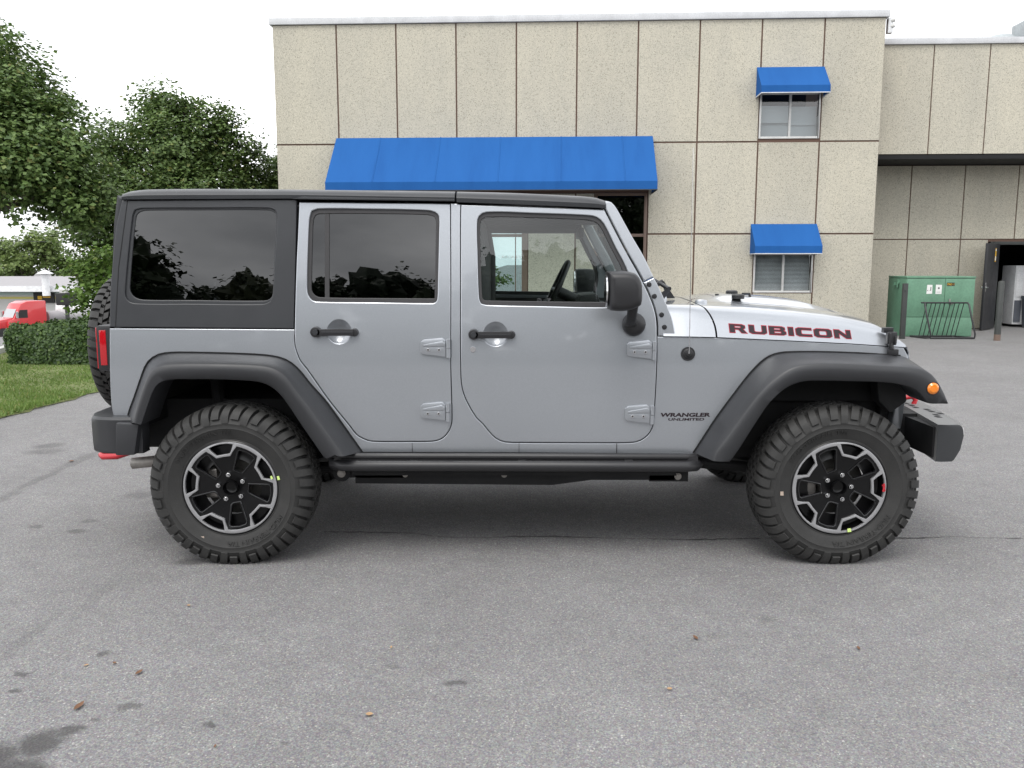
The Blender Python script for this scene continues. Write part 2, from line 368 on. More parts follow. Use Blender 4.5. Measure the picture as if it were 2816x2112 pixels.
def plate(name, m, parent, outer, holes=(), th=.012, bev=.003, off=0., surf=ysurf, far=False, cuts=.03, fontmesh=None, smooth=13):
    me = fontmesh or flat_mesh([outer] + list(holes), th, bev)
    bm = bmesh.new(); bm.from_mesh(me); bmesh.ops.remove_doubles(bm, verts=bm.verts, dist=1e-5)
    if cuts:
        zs = [v.co.y for v in bm.verts]; z = (math.floor(min(zs)/cuts) + 1)*cuts
        while z < max(zs):
            bmesh.ops.bisect_plane(bm, geom=bm.verts[:] + bm.edges[:] + bm.faces[:], dist=1e-5, plane_co=(0, z, 0), plane_no=(0, 1, 0)); z += cuts
        xs = [v.co.x for v in bm.verts]
        for x in [.72 + .03*i for i in range(14)] + [1.15 + .08*i for i in range(10)]:
            if min(xs) < x < max(xs): bmesh.ops.bisect_plane(bm, geom=bm.verts[:] + bm.edges[:] + bm.faces[:], dist=1e-5, plane_co=(x, 0, 0), plane_no=(1, 0, 0))
    top = max(v.co.z for v in bm.verts)
    for v in bm.verts:
        x, z, d = v.co; y = surf(x, z) + off + (top - d); v.co = (x, -y if far else y, z)
    bmesh.ops.recalc_face_normals(bm, faces=bm.faces)
    me2 = bpy.data.meshes.new(name); bm.to_mesh(me2); bm.free(); bpy.data.meshes.remove(me)
    me2.shade_smooth(); me2.set_sharp_from_angle(angle=R(smooth))
    return link(name, me2, m, parent)
def pane(name, m, parent, outer, off, far=False, surf=ysurf):
    # one sheet of glass following the body side
    o = plate(name, m, parent, outer, (), 0., 0., off, surf, far, .05); return o
def circ(cx, cz, r, n=28): return [(cx + r*cos(2*pi*k/n), cz + r*sin(2*pi*k/n)) for k in range(n)]
def lettering(name, txt, m, parent, w, h, fn, th=.001, bold=0., shear=0.):
    me = flat_mesh(None, th, 0., bold, txt)
    xs = [v.co.x for v in me.vertices]; ys = [v.co.y for v in me.vertices]
    x0, x1, y0, y1 = min(xs), max(xs), min(ys), max(ys)
    for v in me.vertices:
        a = ((v.co.x - x0)/(x1 - x0) - .5)*w; b = ((v.co.y - y0)/(y1 - y0) - .5)*h; v.co = fn(a + shear*b, b, v.co.z)
    return link(name, me, m, parent)
# ------------------------------------------------------------------ traced outlines of the car, metres (x forward, z up)
T = {
 'rear_door': [(-1.1392,1.7579),(-0.7973,1.7543),(-0.4108,1.7497),(-0.4051,1.7436),(-0.4044,1.6288),(-0.404,1.4233),(-0.4049,1.165),(-0.4064,0.9781),(-0.403,0.7082),(-0.4099,0.6637),(-0.4331,0.6227),(-0.4644,0.5984),(-0.5028,0.589),(-0.6029,0.5871),(-0.803,0.589),(-0.8479,0.604),(-0.879,0.6246),(-0.9093,0.6665),(-0.9415,0.7082),(-1.0147,0.8054),(-1.1078,0.9459),(-1.1406,0.9883),(-1.1567,1.0274),(-1.1665,1.0631),(-1.1691,1.1131),(-1.1685,1.1494),(-1.1621,1.3202),(-1.1551,1.4747),(-1.1457,1.6288)],
 'front_door': [(-0.3546,1.7452),(-0.0083,1.7345),(0.337,1.7212),(0.386,1.6257),(0.446,1.5135),(0.5226,1.3785),(0.5655,1.2883),(0.5855,1.2291),(0.5941,1.1806),(0.5964,1.1158),(0.5967,0.9424),(0.5888,0.7082),(0.5829,0.6619),(0.5623,0.6227),(0.5268,0.5947),(0.4889,0.5834),(0.4071,0.5806),(-0.0752,0.5824),(-0.1462,0.5853),(-0.1916,0.6059),(-0.2278,0.6433),(-0.2548,0.6786),(-0.2854,0.7082),(-0.3278,0.7806),(-0.3501,0.8357),(-0.3588,0.8815),(-0.3616,0.9424),(-0.3621,1.1913),(-0.3611,1.5135),(-0.359,1.7399)],
 'rear_win': [(-1.0882,1.6698),(-1.0765,1.7108),(-1.0463,1.7221),(-0.7975,1.721),(-0.5229,1.7149),(-0.4814,1.7057),(-0.4634,1.6852),(-0.4625,1.6186),(-0.4692,1.3718),(-0.4726,1.2892),(-0.4831,1.2737),(-0.504,1.2706),(-0.8007,1.2747),(-1.0454,1.2778),(-1.0766,1.284),(-1.0971,1.3099),(-1.102,1.3408),(-1.0969,1.5262)],
 'rear_glass': [(-1.0717,1.6647),(-1.0621,1.6903),(-1.0413,1.6985),(-0.7977,1.6995),(-0.5178,1.6944),(-0.4877,1.6862),(-0.4785,1.6647),(-0.4786,1.6186),(-0.4837,1.3718),(-0.4861,1.2928),(-0.7485,1.2944),(-1.04,1.2985),(-1.0659,1.3073),(-1.0823,1.3305),(-1.0829,1.3718),(-1.0782,1.5262)],
 'front_win': [(-0.2782,1.6524),(-0.2684,1.6871),(-0.2349,1.7058),(-0.0083,1.7015),(0.2562,1.6908),(0.2994,1.6818),(0.3319,1.6524),(0.3864,1.5456),(0.4465,1.4278),(0.4551,1.3527),(0.4367,1.2668),(0.3609,1.2517),(0.0464,1.256),(-0.2355,1.2624),(-0.2599,1.2694),(-0.2691,1.2936),(-0.2763,1.5135)],
 'front_glass': [(-0.2642,1.6471),(-0.2566,1.6711),(-0.2296,1.6834),(-0.0083,1.6802),(0.2508,1.6695),(0.2913,1.6604),(0.3157,1.6391),(0.3702,1.5349),(0.4276,1.4225),(0.435,1.3527),(0.4258,1.2743),(0.0463,1.2786),(-0.2247,1.2829),(-0.2452,1.285),(-0.2544,1.2963),(-0.2622,1.5135)],
 'hardtop': [(-1.9935,1.7641),(-1.9622,1.7641),(-1.1559,1.7679),(-1.1479,1.7615),(-1.1545,1.5309),(-1.1624,1.3165),(-1.169,1.1452),(-2.0658,1.1533),(-2.0596,1.3165),(-2.0496,1.4238),(-2.0239,1.6378)],
 'hard_seam': [(-1.9607,1.7934),(-1.9834,1.6378),(-2.0141,1.4399),(-2.0354,1.1533)],
 'quarter_recess': [(-1.9419,1.6911),(-1.9307,1.7167),(-1.9036,1.7242),(-1.6014,1.7263),(-1.2831,1.7258),(-1.2536,1.7151),(-1.2431,1.6858),(-1.259,1.4774),(-1.2708,1.3111),(-1.2832,1.2789),(-1.3159,1.2665),(-1.6628,1.2681),(-1.9446,1.2708),(-1.9767,1.2886),(-1.9859,1.3165),(-1.9669,1.5042)],
 'quarter_glass': [(-1.9276,1.6751),(-1.9203,1.6954),(-1.9012,1.7071),(-1.8714,1.7108),(-1.6016,1.7124),(-1.2833,1.7114),(-1.2602,1.6991),(-1.2568,1.6698),(-1.2687,1.4774),(-1.2772,1.3165),(-1.2884,1.295),(-1.3156,1.2864),(-1.6624,1.2886),(-1.9008,1.2907),(-1.9385,1.3004),(-1.9607,1.3272),(-1.9611,1.3595),(-1.9448,1.5309)],
 'body_rear_edge': [(-2.0659,1.1485),(-2.0679,1.0274),(-2.0735,0.8703),(-2.0748,0.7908),(-2.0723,0.7509),(-2.0669,0.7175),(-2.0062,0.7128)],
 'fender_top': [(0.6001,1.1088),(0.755,1.1064),(0.8904,1.1027),(1.2565,1.0828),(1.58,1.0638),(1.8506,1.0431)],
 'fender_front': [(1.8506,1.0431),(1.8685,1.0116),(1.8801,0.9739)],
 'hood_side_top': [(0.6562,1.2541),(0.8143,1.2468),(1.0636,1.2238),(1.318,1.1996),(1.5772,1.1687),(1.7418,1.1363),(1.8023,1.0985),(1.8518,1.0462)],
 'pillar': [(0.3384,1.7606),(0.3692,1.7537),(0.3963,1.7218),(0.4235,1.6738),(0.4781,1.5777),(0.5327,1.4868),(0.5766,1.3946),(0.6041,1.342),(0.6372,1.2694),(0.665,1.2048),(0.6763,1.159),(0.6839,1.1158)],
 'pillar_seam': [(0.5766,1.3946),(0.527,1.371)],
 'bolts': [(0.5541,1.3597),(0.58,1.3033),(0.6155,1.214),(0.6302,1.1547)],
 'roof_sil': [(-2.0277,1.7972),(-1.9884,1.8111),(-1.9001,1.8208),(-1.6805,1.8251),(-1.2302,1.8218),(-0.8089,1.8166),(-0.3875,1.8115),(-0.226,1.8087),(-0.0615,1.8033),(0.1032,1.7958),(0.2405,1.7888),(0.2955,1.7824),(0.3396,1.7673)],
 'roof_low': [(-1.9622,1.7657),(-1.1586,1.77),(-1.1573,1.7697),(-0.3828,1.7558),(-0.3805,1.7527),(-0.0083,1.7388),(0.337,1.7244)],
 'rf0': [(-2.0081,0.6873),(-1.987,0.7509),(-1.9639,0.8041),(-1.9214,0.9098),(-1.8957,0.9688),(-1.8684,1.0014),(-1.8285,1.0235),(-1.7697,1.0326),(-1.6265,1.0326),(-1.4314,1.0274),(-1.3014,1.0196),(-1.2431,1.0092),(-1.1979,0.9916),(-1.1469,0.9479),(-1.0967,0.8821),(-1.0153,0.7855),(-0.8503,0.5371)],
 'rf1': [(-1.9058,0.7128),(-1.886,0.7759),(-1.867,0.8272),(-1.8336,0.9101),(-1.8091,0.9514),(-1.7794,0.9749),(-1.7379,0.9863),(-1.6874,0.9907),(-1.5742,0.9926),(-1.3858,0.9894),(-1.273,0.9818),(-1.2233,0.9685),(-1.1804,0.9387),(-1.1385,0.8783),(-1.0843,0.8016),(-0.988,0.6599),(-0.9136,0.5502)],
 'rf2': [(-1.8713,0.7032),(-1.8539,0.7484),(-1.8412,0.7806),(-1.8167,0.8416),(-1.7904,0.8896),(-1.7575,0.9126),(-1.7077,0.9228),(-1.6445,0.9234),(-1.5183,0.9228),(-1.3607,0.9164),(-1.2978,0.9087),(-1.2512,0.8896),(-1.2113,0.8576),(-1.1692,0.7999),(-1.1211,0.7226),(-0.9945,0.5177),(-0.9875,0.5605)],
 'ff0': [(0.7869,0.5325),(0.879,0.6861),(0.9171,0.7425),(0.9747,0.8216),(1.039,0.9069),(1.0912,0.9655),(1.1376,1.0043),(1.1847,1.0234),(1.246,1.0305),(1.4111,1.0297),(1.6203,1.0204),(1.8325,1.0049)],
 'ff1': [(0.8538,0.5268),(0.8691,0.5768),(0.9147,0.6405),(0.9689,0.7213),(1.0169,0.792),(1.0606,0.8509),(1.1011,0.8942),(1.14,0.9279),(1.1968,0.9673),(1.2543,0.9863),(1.3714,0.9945),(1.6656,0.9812),(1.7641,0.9749),(1.815,0.966),(1.8544,0.9406),(1.8888,0.8987),(1.9188,0.8496),(1.9458,0.8067)],
 'ff2': [(0.9296,0.5235),(0.975,0.5926),(1.0527,0.7236),(1.1063,0.8072),(1.1547,0.8584),(1.1975,0.8891),(1.2471,0.9094),(1.3098,0.9164),(1.4676,0.9145),(1.6572,0.9082),(1.7336,0.8967),(1.7852,0.8808),(1.8249,0.8533),(1.8457,0.8264),(1.8672,0.8085),(1.9473,0.804)],
 'mirror': [(0.3228,1.4222),(0.337,1.4257),(0.4235,1.4247),(0.4543,1.4121),(0.4753,1.3792),(0.4815,1.3285),(0.4785,1.2776),(0.465,1.2649),(0.4167,1.248),(0.345,1.247),(0.3294,1.2623)]}

# ------------------------------------------------------------------ the car (x forward, near side is -y)
car = empty('off_road_car')
tag(car, 'silver four-door off-road car with black hard top, parked side-on on the asphalt', 'car')

def body_outline():
    inset = lambda pts, c, d: [(p[0] + (c[0]-p[0])*d, p[1] + (c[1]-p[1])*d) for p in pts]
    r = resample(T['rf0'], 40); f = resample(T['ff0'], 40)
    rd = spline(T['rear_door'], .03); fd = spline(T['front_door'], .03)
    # front door: from its hinge-side belt point down, round and up to the top of the centre pillar
    i0 = min(range(len(fd)), key=lambda i: abs(fd[i][0] - .5956) + abs(fd[i][1] - 1.112)); fd = fd[i0:]
    j0 = min(range(len(rd)), key=lambda i: abs(rd[i][0] + .405) + abs(rd[i][1] - 1.7437)); j1 = min(range(len(rd)), key=lambda i: abs(rd[i][0] + 1.1675) + abs(rd[i][1] - 1.1497))
    rd = rd[j0:j1 + 1]
    return ([(-2.006, .7128)] + inset(r, (-1.4735, .60), .06)[1:] + [(-.8412, .536), (-.0387, .5334), (.778, .5267)] + inset(f, (1.42, .60), .06)
            + T['fender_front'][::-1] + T['fender_top'][::-1] + fd + [(-.405, 1.7495)] + rd + [(-1.1691, 1.1434), (-2.064, 1.1488)] + T['body_rear_edge'][1:-1])
bo = body_outline()
cyl_fill = circ(-1.93, .90, .0, 4)
for far in (False, True):
    plate('body_side', 'silver', car, bo, (), .02, .003, 0, far=far)
# dark inner structure behind the panel gaps, under the floor and round the wheels
b = MB()
b.box(-.955, .60, -.735, .735, .52, 1.115); b.box(-2.045, -.955, -.735, .735, .955, 1.115); b.box(-2.04, 1.80, -.50, .50, .50, .76)
b.box(.60, 1.80, -.58, .58, .76, 1.03); b.box(-.965, -.90, -.77, .77, .45, .95); b.box(.60, .70, -.74, .74, .48, 1.05); b.box(.70, .95, -.70, .70, .95, 1.06)
b.box(-2.05, -1.92, -.75, .75, .66, .96)
b.build('inner_structure', 'dark', car, 0, .004)
for far in (False, True):
    for x0, x1 in ((-.418, -.344), (-1.185, -1.13)): plate('door_jamb', 'jamb', car, [(x0, 1.10), (x1, 1.10), (x1 + .012, 1.745), (x0 + .012, 1.745)], (), .02, 0., .026, far=far)
# lower frame, skid plate, axles, arms, springs
b = MB()
for s in (-1, 1):
    b.box(-1.9, 1.95, s*.44 - .035, s*.44 + .035, .44, .56); b.box(-.92, .72, s*.66 - .05, s*.66 + .05, .40, .53)
    b.tube([(-1.47, s*.50, .385), (-.98, s*.52, .40), (-.80, s*.50, .44)], .028); b.tube([(1.47, s*.50, .37), (.95, s*.46, .40), (.72, s*.44, .42)], .028)
    b.box(-.95, -.66, s*.60 - .02, s*.60 + .02, .365, .47); b.cyl((-.985, s*.60 - .04, .395), (0, 1, 0), .045, .08)
    b.box(.60, .80, s*.60 - .02, s*.60 + .02, .345, .46)
b.prism([(-.92, .335), (.10, .326), (.30, .353), (.73, .353), (.73, .47), (-.92, .47)], 'y', -.62, .45)
b.tube([(-1.4735, -.72, .385), (-1.4735, .72, .385)], .045, 14); b.tube([(1.4735, -.72, .385), (1.4735, .72, .385)], .042, 14)
for x, y in ((-1.4735, 0.), (1.4735, .22)):
    b.loft([[(x + r*cos(2*pi*k/14), y + t, .385 + r*sin(2*pi*k/14)) for k in range(14)] for t, r in ((-.14, .05), (-.08, .12), (0, .14), (.08, .12), (.14, .05))])
b.tube([(-1.33, 0, .41), (-.2, .05, .46)], .035); b.tube([(1.33, .2, .41), (.3, .1, .46)], .03)
b.build('chassis_frame', 'dark', car, 25)
for s in (-1, 1):
    for x in (-1.62, 1.56):
        b = MB(); b.tube([(x, s*.52, .40), (x - .05, s*.46, .95)], [.03, .036], 10); b.build('shock_absorber', 'dark', car)
for x, y, z, r in ((-.985, -.648, .395, .016), (-.66, -.632, .385, .011), (-.15, -.632, .385, .012), (.745, -.63, .375, .014)): b = MB(); b.cyl((x, y, z), (0, -1, 0), r, .010, 6); b.cyl((x, y, z), (0, -1, 0), r*1.3, .004, 16); b.build('frame_bolt', 'steel', car)
b = MB(); b.tube([(-2.12, -.50, .412), (-1.95, -.50, .430), (-1.70, -.50, .462), (-1.5, -.45, .52)], [.030, .030, .030, .030], 16, False)
b.tube([(-1.75, .1, .57), (-1.75, -.36, .57)], .095, 18); b.build('exhaust_pipe', 'steel', car)

# ---- doors
bowl_holes = {}
def make_door(kind, far):
    fr = kind == 'front'
    out = offset(spline(T[kind + '_door'], .03), -.0035); win = spline(T[kind + '_win'], .02); gl = spline(T[kind + '_glass'], .02)
    hb = (-.1895, 1.1215) if fr else (-.9496, 1.1335); br = .034 + .0235
    d = plate('door', 'silver', car, out, (win, circ(*hb, br)), .024, .0045, -.002, far=far)
    s = 1 if far else -1; Y = lambda x, z, o: (-1 if far else 1) * (ysurf(x, z) - .002 - o)
    # stamped lip round the opening
    lip = plate('window_lip', 'silver', d, offset(win, .004), (offset(win, -.012),), .006, .0025, .010, far=far)
    plate('window_seal', 'seal', d, offset(win, .002), (gl,), .010, .003, .008, far=far)
    g = pane('glass', 'clear' if fr else 'privacy', d, offset(gl, .004), .0155, far=far)
    if not fr:
        plate('window_divider', 'seal', d, [(-1.016, 1.699), (-.994, 1.699), (-.9975, 1.296), (-1.0195, 1.296)], (), .008, .0015, .010, far=far)
    # dished grip recess
    m = MB(); rings = []
    for i in range(7):
        a = i/6; r = br*(1.02 - a) if i else br*1.03; dep = .003 + .025*(1 - (1 - a)**2.2)
        rings.append([(x, Y(x, z, -dep), z) for x, z in circ(hb[0], hb[1], max(r, .001), 24)])
    m.loft(rings, True, False); m.build('grip_recess', 'silver', d)
    # handle: knob, bar, end
    kx, kz, ex = (-.2953, 1.1205, -.113) if fr else (-1.0593, 1.1325, -.874)
    m = MB(); y0 = Y(kx, kz, .0); ax = (0, s, 0)
    m.cyl((kx, y0 - s*.004, kz), ax, .0275, .034, 24, .0245); m.cyl((ex, y0 - s*.004, kz - .0015), ax, .0205, .028, 20, .0175)
    m.box(kx, ex, min(y0 + s*.014, y0 + s*.030), max(y0 + s*.014, y0 + s*.030), kz - .0175, kz + .0150)
    h = m.build('door_handle', 'black', d, 30, .003)
    m = MB(); m.cyl((kx, y0 + s*.028, kz), ax, .0145, .005, 20, .013); m.build('push_button', 'hardtop', h)
    m = MB(); m.box(kx + .03, ex - .004, min(y0 + s*.029, y0 + s*.0315), max(y0 + s*.029, y0 + s*.0315), kz - .004, kz + .004); m.build('handle_groove', 'flare', h, 30, .001)
    if fr:
        m = MB(); lx, lz = -.2998, 1.047; m.cyl((lx, Y(lx, lz, -.003), lz), ax, .0155, .007, 20, .014); m.build('door_lock', 'chrome', d)
    # hinges
    for hx, hz in (((.589, 1.043), (.585, .727)) if fr else ((-.4115, 1.0535), (-.4165, .7405))):
        y1 = Y(hx - .05, hz, -.002)
        m = MB(); ol = [(-.142, .030), (-.128, .042), (-.036, .051), (-.020, .036), (-.020, -.042), (-.134, -.028), (-.142, -.018)]
        m.prism([(hx + a, hz + c) for a, c in ol], 'y', y1, y1 + s*.016)
        o = m.build('hinge', 'silver', d, 30, .003)
        m = MB(); m.prism([(hx + a, hz + c) for a, c in ((-.126, .004), (-.03, .004), (-.03, -.020), (-.126, -.016))], 'y', y1 + s*.0135, y1 + s*.0172); m.build('hinge_pad', 'silver', o, 30, .001)
        m = MB(); m.prism([(hx + a, hz + c) for a, c in ((-.128, .018), (-.036, .036), (-.022, .024), (-.022, .012), (-.128, .010))], 'y', y1 + s*.013, y1 + s*.021); m.build('hinge_rib', 'silver', o, 30, .002)
        m = MB(); m.cyl((hx - .008, y1 + s*.010, hz - .046), (0, 0, 1), .0115, .044, 14); m.cyl((hx - .008, y1 + s*.010, hz + .0005), (0, 0, 1), .0115, .043, 14); m.build('hinge_barrel', 'silver', o)
        for q in (-.105, -.052):
            m = MB(); m.cyl((hx + q, y1 + s*.0165, hz - .007), ax, .0088, .003, 12, .0075); m.build('hinge_screw', 'chrome', o); m = MB(); m.cyl((hx + q, y1 + s*.0194, hz - .007), ax, .004, .0006, 8); m.build('screw_socket', 'jamb', o)
    # inner trim
    plate('inner_trim', 'interior', d, [(p[0], min(p[1], 1.24)) for p in offset(out, -.03)], (), .01, .0, .06, far=far)
    return d
for far in (False, True):
    make_door('rear', far); make_door('front', far)

# ---- windscreen frame and hinge panel at the foot of the pillar
fdA = [p for p in T['front_door'][2:10]]
aline = offset(spline(T['front_door'], .03), .0035)
i0 = min(range(len(aline)), key=lambda i: abs(aline[i][0] - .340) + abs(aline[i][1] - 1.7245)); i1 = min(range(len(aline)), key=lambda i: abs(aline[i][0] - .5996) + abs(aline[i][1] - 1.1163))
inner = aline[i0:i1 + 1]; outer = spline(T['pillar'], .03, False)
def zsplit(line, z, above): return [p for p in line if (p[1] > z) == above]
sa, sb = T['pillar_seam']   # front end, rear end of the seam
for far in (False, True):
    up_in = [p for p in inner if p[1] > sb[1] + .004]; up_out = [p for p in outer if p[1] > sa[1] + .004]
    plate('windscreen_pillar', 'silver', car, up_in + [(sb[0], sb[1] + .002), (sa[0], sa[1] + .002)] + up_out[::-1], (), .055, .006, 0, far=far)
    lo_in = [p for p in inner if p[1] < sb[1] - .004]; lo_out = [p for p in outer if p[1] < sa[1] - .004]
    o = plate('hinge_panel', 'silver', car, [(sb[0], sb[1] - .002)] + lo_in + [(T['pillar'][-1][0], 1.1125), (.601, 1.1125)][::-1] + lo_out[::-1] + [(sa[0], sa[1] - .002)], (), .05, .004, -.001, far=far)
    s = 1 if far else -1
    for x, z in T['bolts']:
        m = MB(); y = (-1 if far else 1)*(ysurf(x, z) - .001)
        m.cyl((x, y, z), (0, s, 0), .0125, .004, 18, .011); m.cyl((x, y + s*.004, z), (0, s, 0), .008, .004, 12, .0065); m.build('panel_bolt', 'black', o)
b = MB(); b.prism([(.375, 1.745), (.40, 1.715), (.37, 1.69), (.335, 1.72)], 'y', -.66, .66); b.prism([(.655, 1.20), (.68, 1.13), (.64, 1.13), (.615, 1.19)], 'y', -.70, .70); b.build('windscreen_frame', 'silver', car, 30, .004)
b = MB(); b.add([(.388, -.665, 1.715), (.388, .665, 1.715), (.645, .70, 1.20), (.645, -.70, 1.20)], [(0, 1, 2, 3)]); b.build('windscreen', 'clear', car)
b = MB(); b.tube([(.70, -.28, 1.285), (.735, -.30, 1.325), (.665, -.10, 1.385)], [.02, .014, .008]); b.tube([(.66, -.38, 1.35), (.655, .1, 1.36)], .010)
b.prism([(.712, 1.365), (.722, 1.366), (.786, 1.272), (.745, 1.272)], 'y', -.215, -.185); b.tube([(.69, -.2, 1.348), (.72, -.2, 1.364)], .013, 8)
b.build('windscreen_wiper', 'black', car)

# ---- bonnet, cowl
zb = lambda x: interp(T['fender_top'], x) + .004
HT = T['hood_side_top']; HC = [(.62, 1.262), (.90, 1.272), (1.10, 1.274), (1.34, 1.257), (1.50, 1.238), (1.66, 1.209), (1.80, 1.176), (1.87, 1.13), (1.905, 1.06)]
HSLOPE = .62
def hood_y(x, z): return yb(x) + .003 + max(0, z - zb(x))*HSLOPE
def hood_sec(x, nose=0.):
    z0 = zb(x); zt = interp(HT, x); zc = max(zt + .006, interp(HC, x)); y0 = yb(x) + .003; h = zt - z0; out = []
    for a in (0, .2, .4, .6, .78): out.append((x, y0 + a*h*HSLOPE, z0 + a*h))
    yt = y0 + h*HSLOPE
    out += [(x, yt + .004, zt - .008), (x, yt + .022, zt + (zc-zt)*.12), (x, yt*.82, zt + (zc-zt)*.42), (x, yt*.62, zt + (zc - zt)*.66)]
    bl = min(1, max(0, (x - .95)/.12))*min(1, max(0, (1.72 - x)/.25))
    out += [(x, yt*.50, zt + (zc-zt)*.74), (x, yt*.42, zt + (zc-zt)*.80 + .020*bl), (x, yt*.2, zt + (zc-zt)*.95 + .022*bl), (x, 0, zc + .022*bl)]
    return out + [(p[0], -p[1], p[2]) for p in out[-2::-1]]
def curved_hood(xs, name, seam=None):
    b = MB(); rings = []
    for x in xs:
        sec = hood_sec(x)
        if seam is not None:      # the rear edge of the bonnet leans back towards the top
            k = seam(x); sec = [(p[0] - k*min(1, max(0, (p[2] - 1.13)/.12))**2, p[1], p[2]) for p in sec]
        rings.append(sec)
    b.loft(rings, False, False); return b.build(name, 'silver', car, 38)
curved_hood([.625 + i*.0255 for i in range(11)], 'cowl_panel', lambda x: .045*max(0, (x - .75)/.13))
hood = curved_hood([.889 + (1.868 - .889)*(i/40) for i in range(41)], 'bonnet', lambda x: .045*max(0, 1 - (x - .889)/.25))
b = MB(); b.box(.62, 1.80, -.56, .56, 1.03, 1.10); b.prism([(.62, 1.02), (1.84, 1.0), (1.84, 1.035), (.62, 1.10)], 'y', -.63, .63); b.build('bonnet_underside', 'jamb', car, 0)
# nose: grille with seven slots and round lamps
b = MB(); nose = [hood_sec(1.868), [(p[0] + .018, p[1]*.97, p[2] - .025) for p in hood_sec(1.868)], [(p[0] + .022, p[1]*.97, p[2] - .06) for p in hood_sec(1.868)]]
b.loft(nose, False, False); b.build('bonnet_lip', 'silver', hood, 40)
b = MB(); b.prism([(-.60, 1.022), (.60, 1.022), (.56, 1.055), (.40, 1.10), (-.40, 1.10), (-.56, 1.055)], 'x', 1.80, 1.884); b.build('nose_panel', 'silver', car, 30, .012)
slots = []
for i in range(7):
    y = (i - 3)*.105; slots.append([(y - .03, .70), (y + .03, .70), (y + .034, .72), (y + .034, .97), (y + .02, .99), (y - .02, .99), (y - .034, .97), (y - .034, .72)])
gm = flat_mesh([[(-.60, .62), (.60, .62), (.635, .80), (.64, 1.0), (.61, 1.035), (-.61, 1.035), (-.64, 1.0), (-.635, .80)]] + slots + [circ(-.49, .86, .088), circ(.49, .86, .088)], .04, .006)
for v in gm.vertices: v.co = (1.868 + v.co.z, v.co.x, v.co.y)
gr = link('grille', gm, 'silver', car)
b = MB(); b.box(1.80, 1.846, -.56, .56, .64, 1.02); b.build('grille_mesh', 'dark', gr, 0)
for s in (-1, 1):
    b = MB(); b.lathe([(.0, .022), (.04, .019), (.075, .006), (.087, -.03)], 28); 
    b.v = [(1.862 + y, s*.49 + x, .86 + z) for x, y, z in b.v]; b.build('headlight', 'winglass', car)
    b = MB(); b.lathe([(.0, -.05), (.05, -.04), (.087, -.01)], 28); b.v = [(1.85 + y, s*.49 + x, .86 + z) for x, y, z in b.v]; b.build('headlight_reflector', 'chrome', car)
# bonnet bumpers, footman loop, washer jets, hood latches
def pill(c, rx, ry, rz):
    b = MB(); b.loft([[(c[0] + rx*q*cos(2*pi*k/14), c[1] + ry*q*sin(2*pi*k/14), c[2] + t*rz) for k in range(14)] for t, q in ((0, 1), (.7, 1), (.92, .86), (1, .5))]); return b
for x, y in ((1.10, -.33), (1.145, -.02)): pill((x, y, interp(HC, x) + (.0 if y < -.2 else .014)), .034, .034, .026).build('bonnet_bumper', 'black', hood)
b = MB(); b.tube([(1.15, -.22, 1.265), (1.155, -.22, 1.297), (1.19, -.22, 1.297), (1.20, -.22, 1.262)], .008); b.build('footman_loop', 'black', hood)
for x, y in ((.872, -.47), (.73, -.1)): pill((x, y, interp(HC, x) - .008 + (0 if y > -.3 else -.016)), .032, .022, .03).build('bonnet_hinge_cap', 'silver', hood)
for x, y in ((.80, -.58), (.715, -.57), (1.03, -.15)): pill((x, y, interp(HC, x) - (.020 if y < -.4 else -.012)), .011, .011, .010).build('washer_jet', 'black', hood)
for s in (-1, 1):
    b = MB(); ys = lambda x, z: s*abs(hood_y(x, z))
    y0 = ys(1.77, 1.06); b.box(1.752, 1.80, min(y0, y0 + s*.028), max(y0, y0 + s*.028), 1.065, 1.125); b.build('bonnet_latch', 'black', car, 30, .006)
    l = bpy.data.objects[-1] if False else None
    b = MB(); b.box(1.742, 1.792, min(y0, y0 - s*.03), max(y0, y0 - s*.03) + .0, 1.118, 1.145); b.box(1.758, 1.768, min(y0 + s*.024, y0 + s*.036), max(y0 + s*.024, y0 + s*.036), 1.05, 1.12)
    b.box(1.784, 1.795, min(y0 + s*.01, y0 + s*.034), max(y0 + s*.01, y0 + s*.034), 1.06, 1.105); b.build('latch_clip', 'black', car, 30, .004)
    b = MB(); b.tube([(1.775, y0 + s*.015, 1.07), (1.778, y0 + s*.022, 1.035)], [.013, .012], 10); b.box(1.762, 1.812, min(yb(1.79)*-s*-1*1 if False else s*abs(yb(1.79)), s*(abs(yb(1.79)) + .022)), max(s*abs(yb(1.79)), s*(abs(yb(1.79)) + .022)), 1.008, 1.038)
    b.build('latch_base', 'black', car, 30, .005)

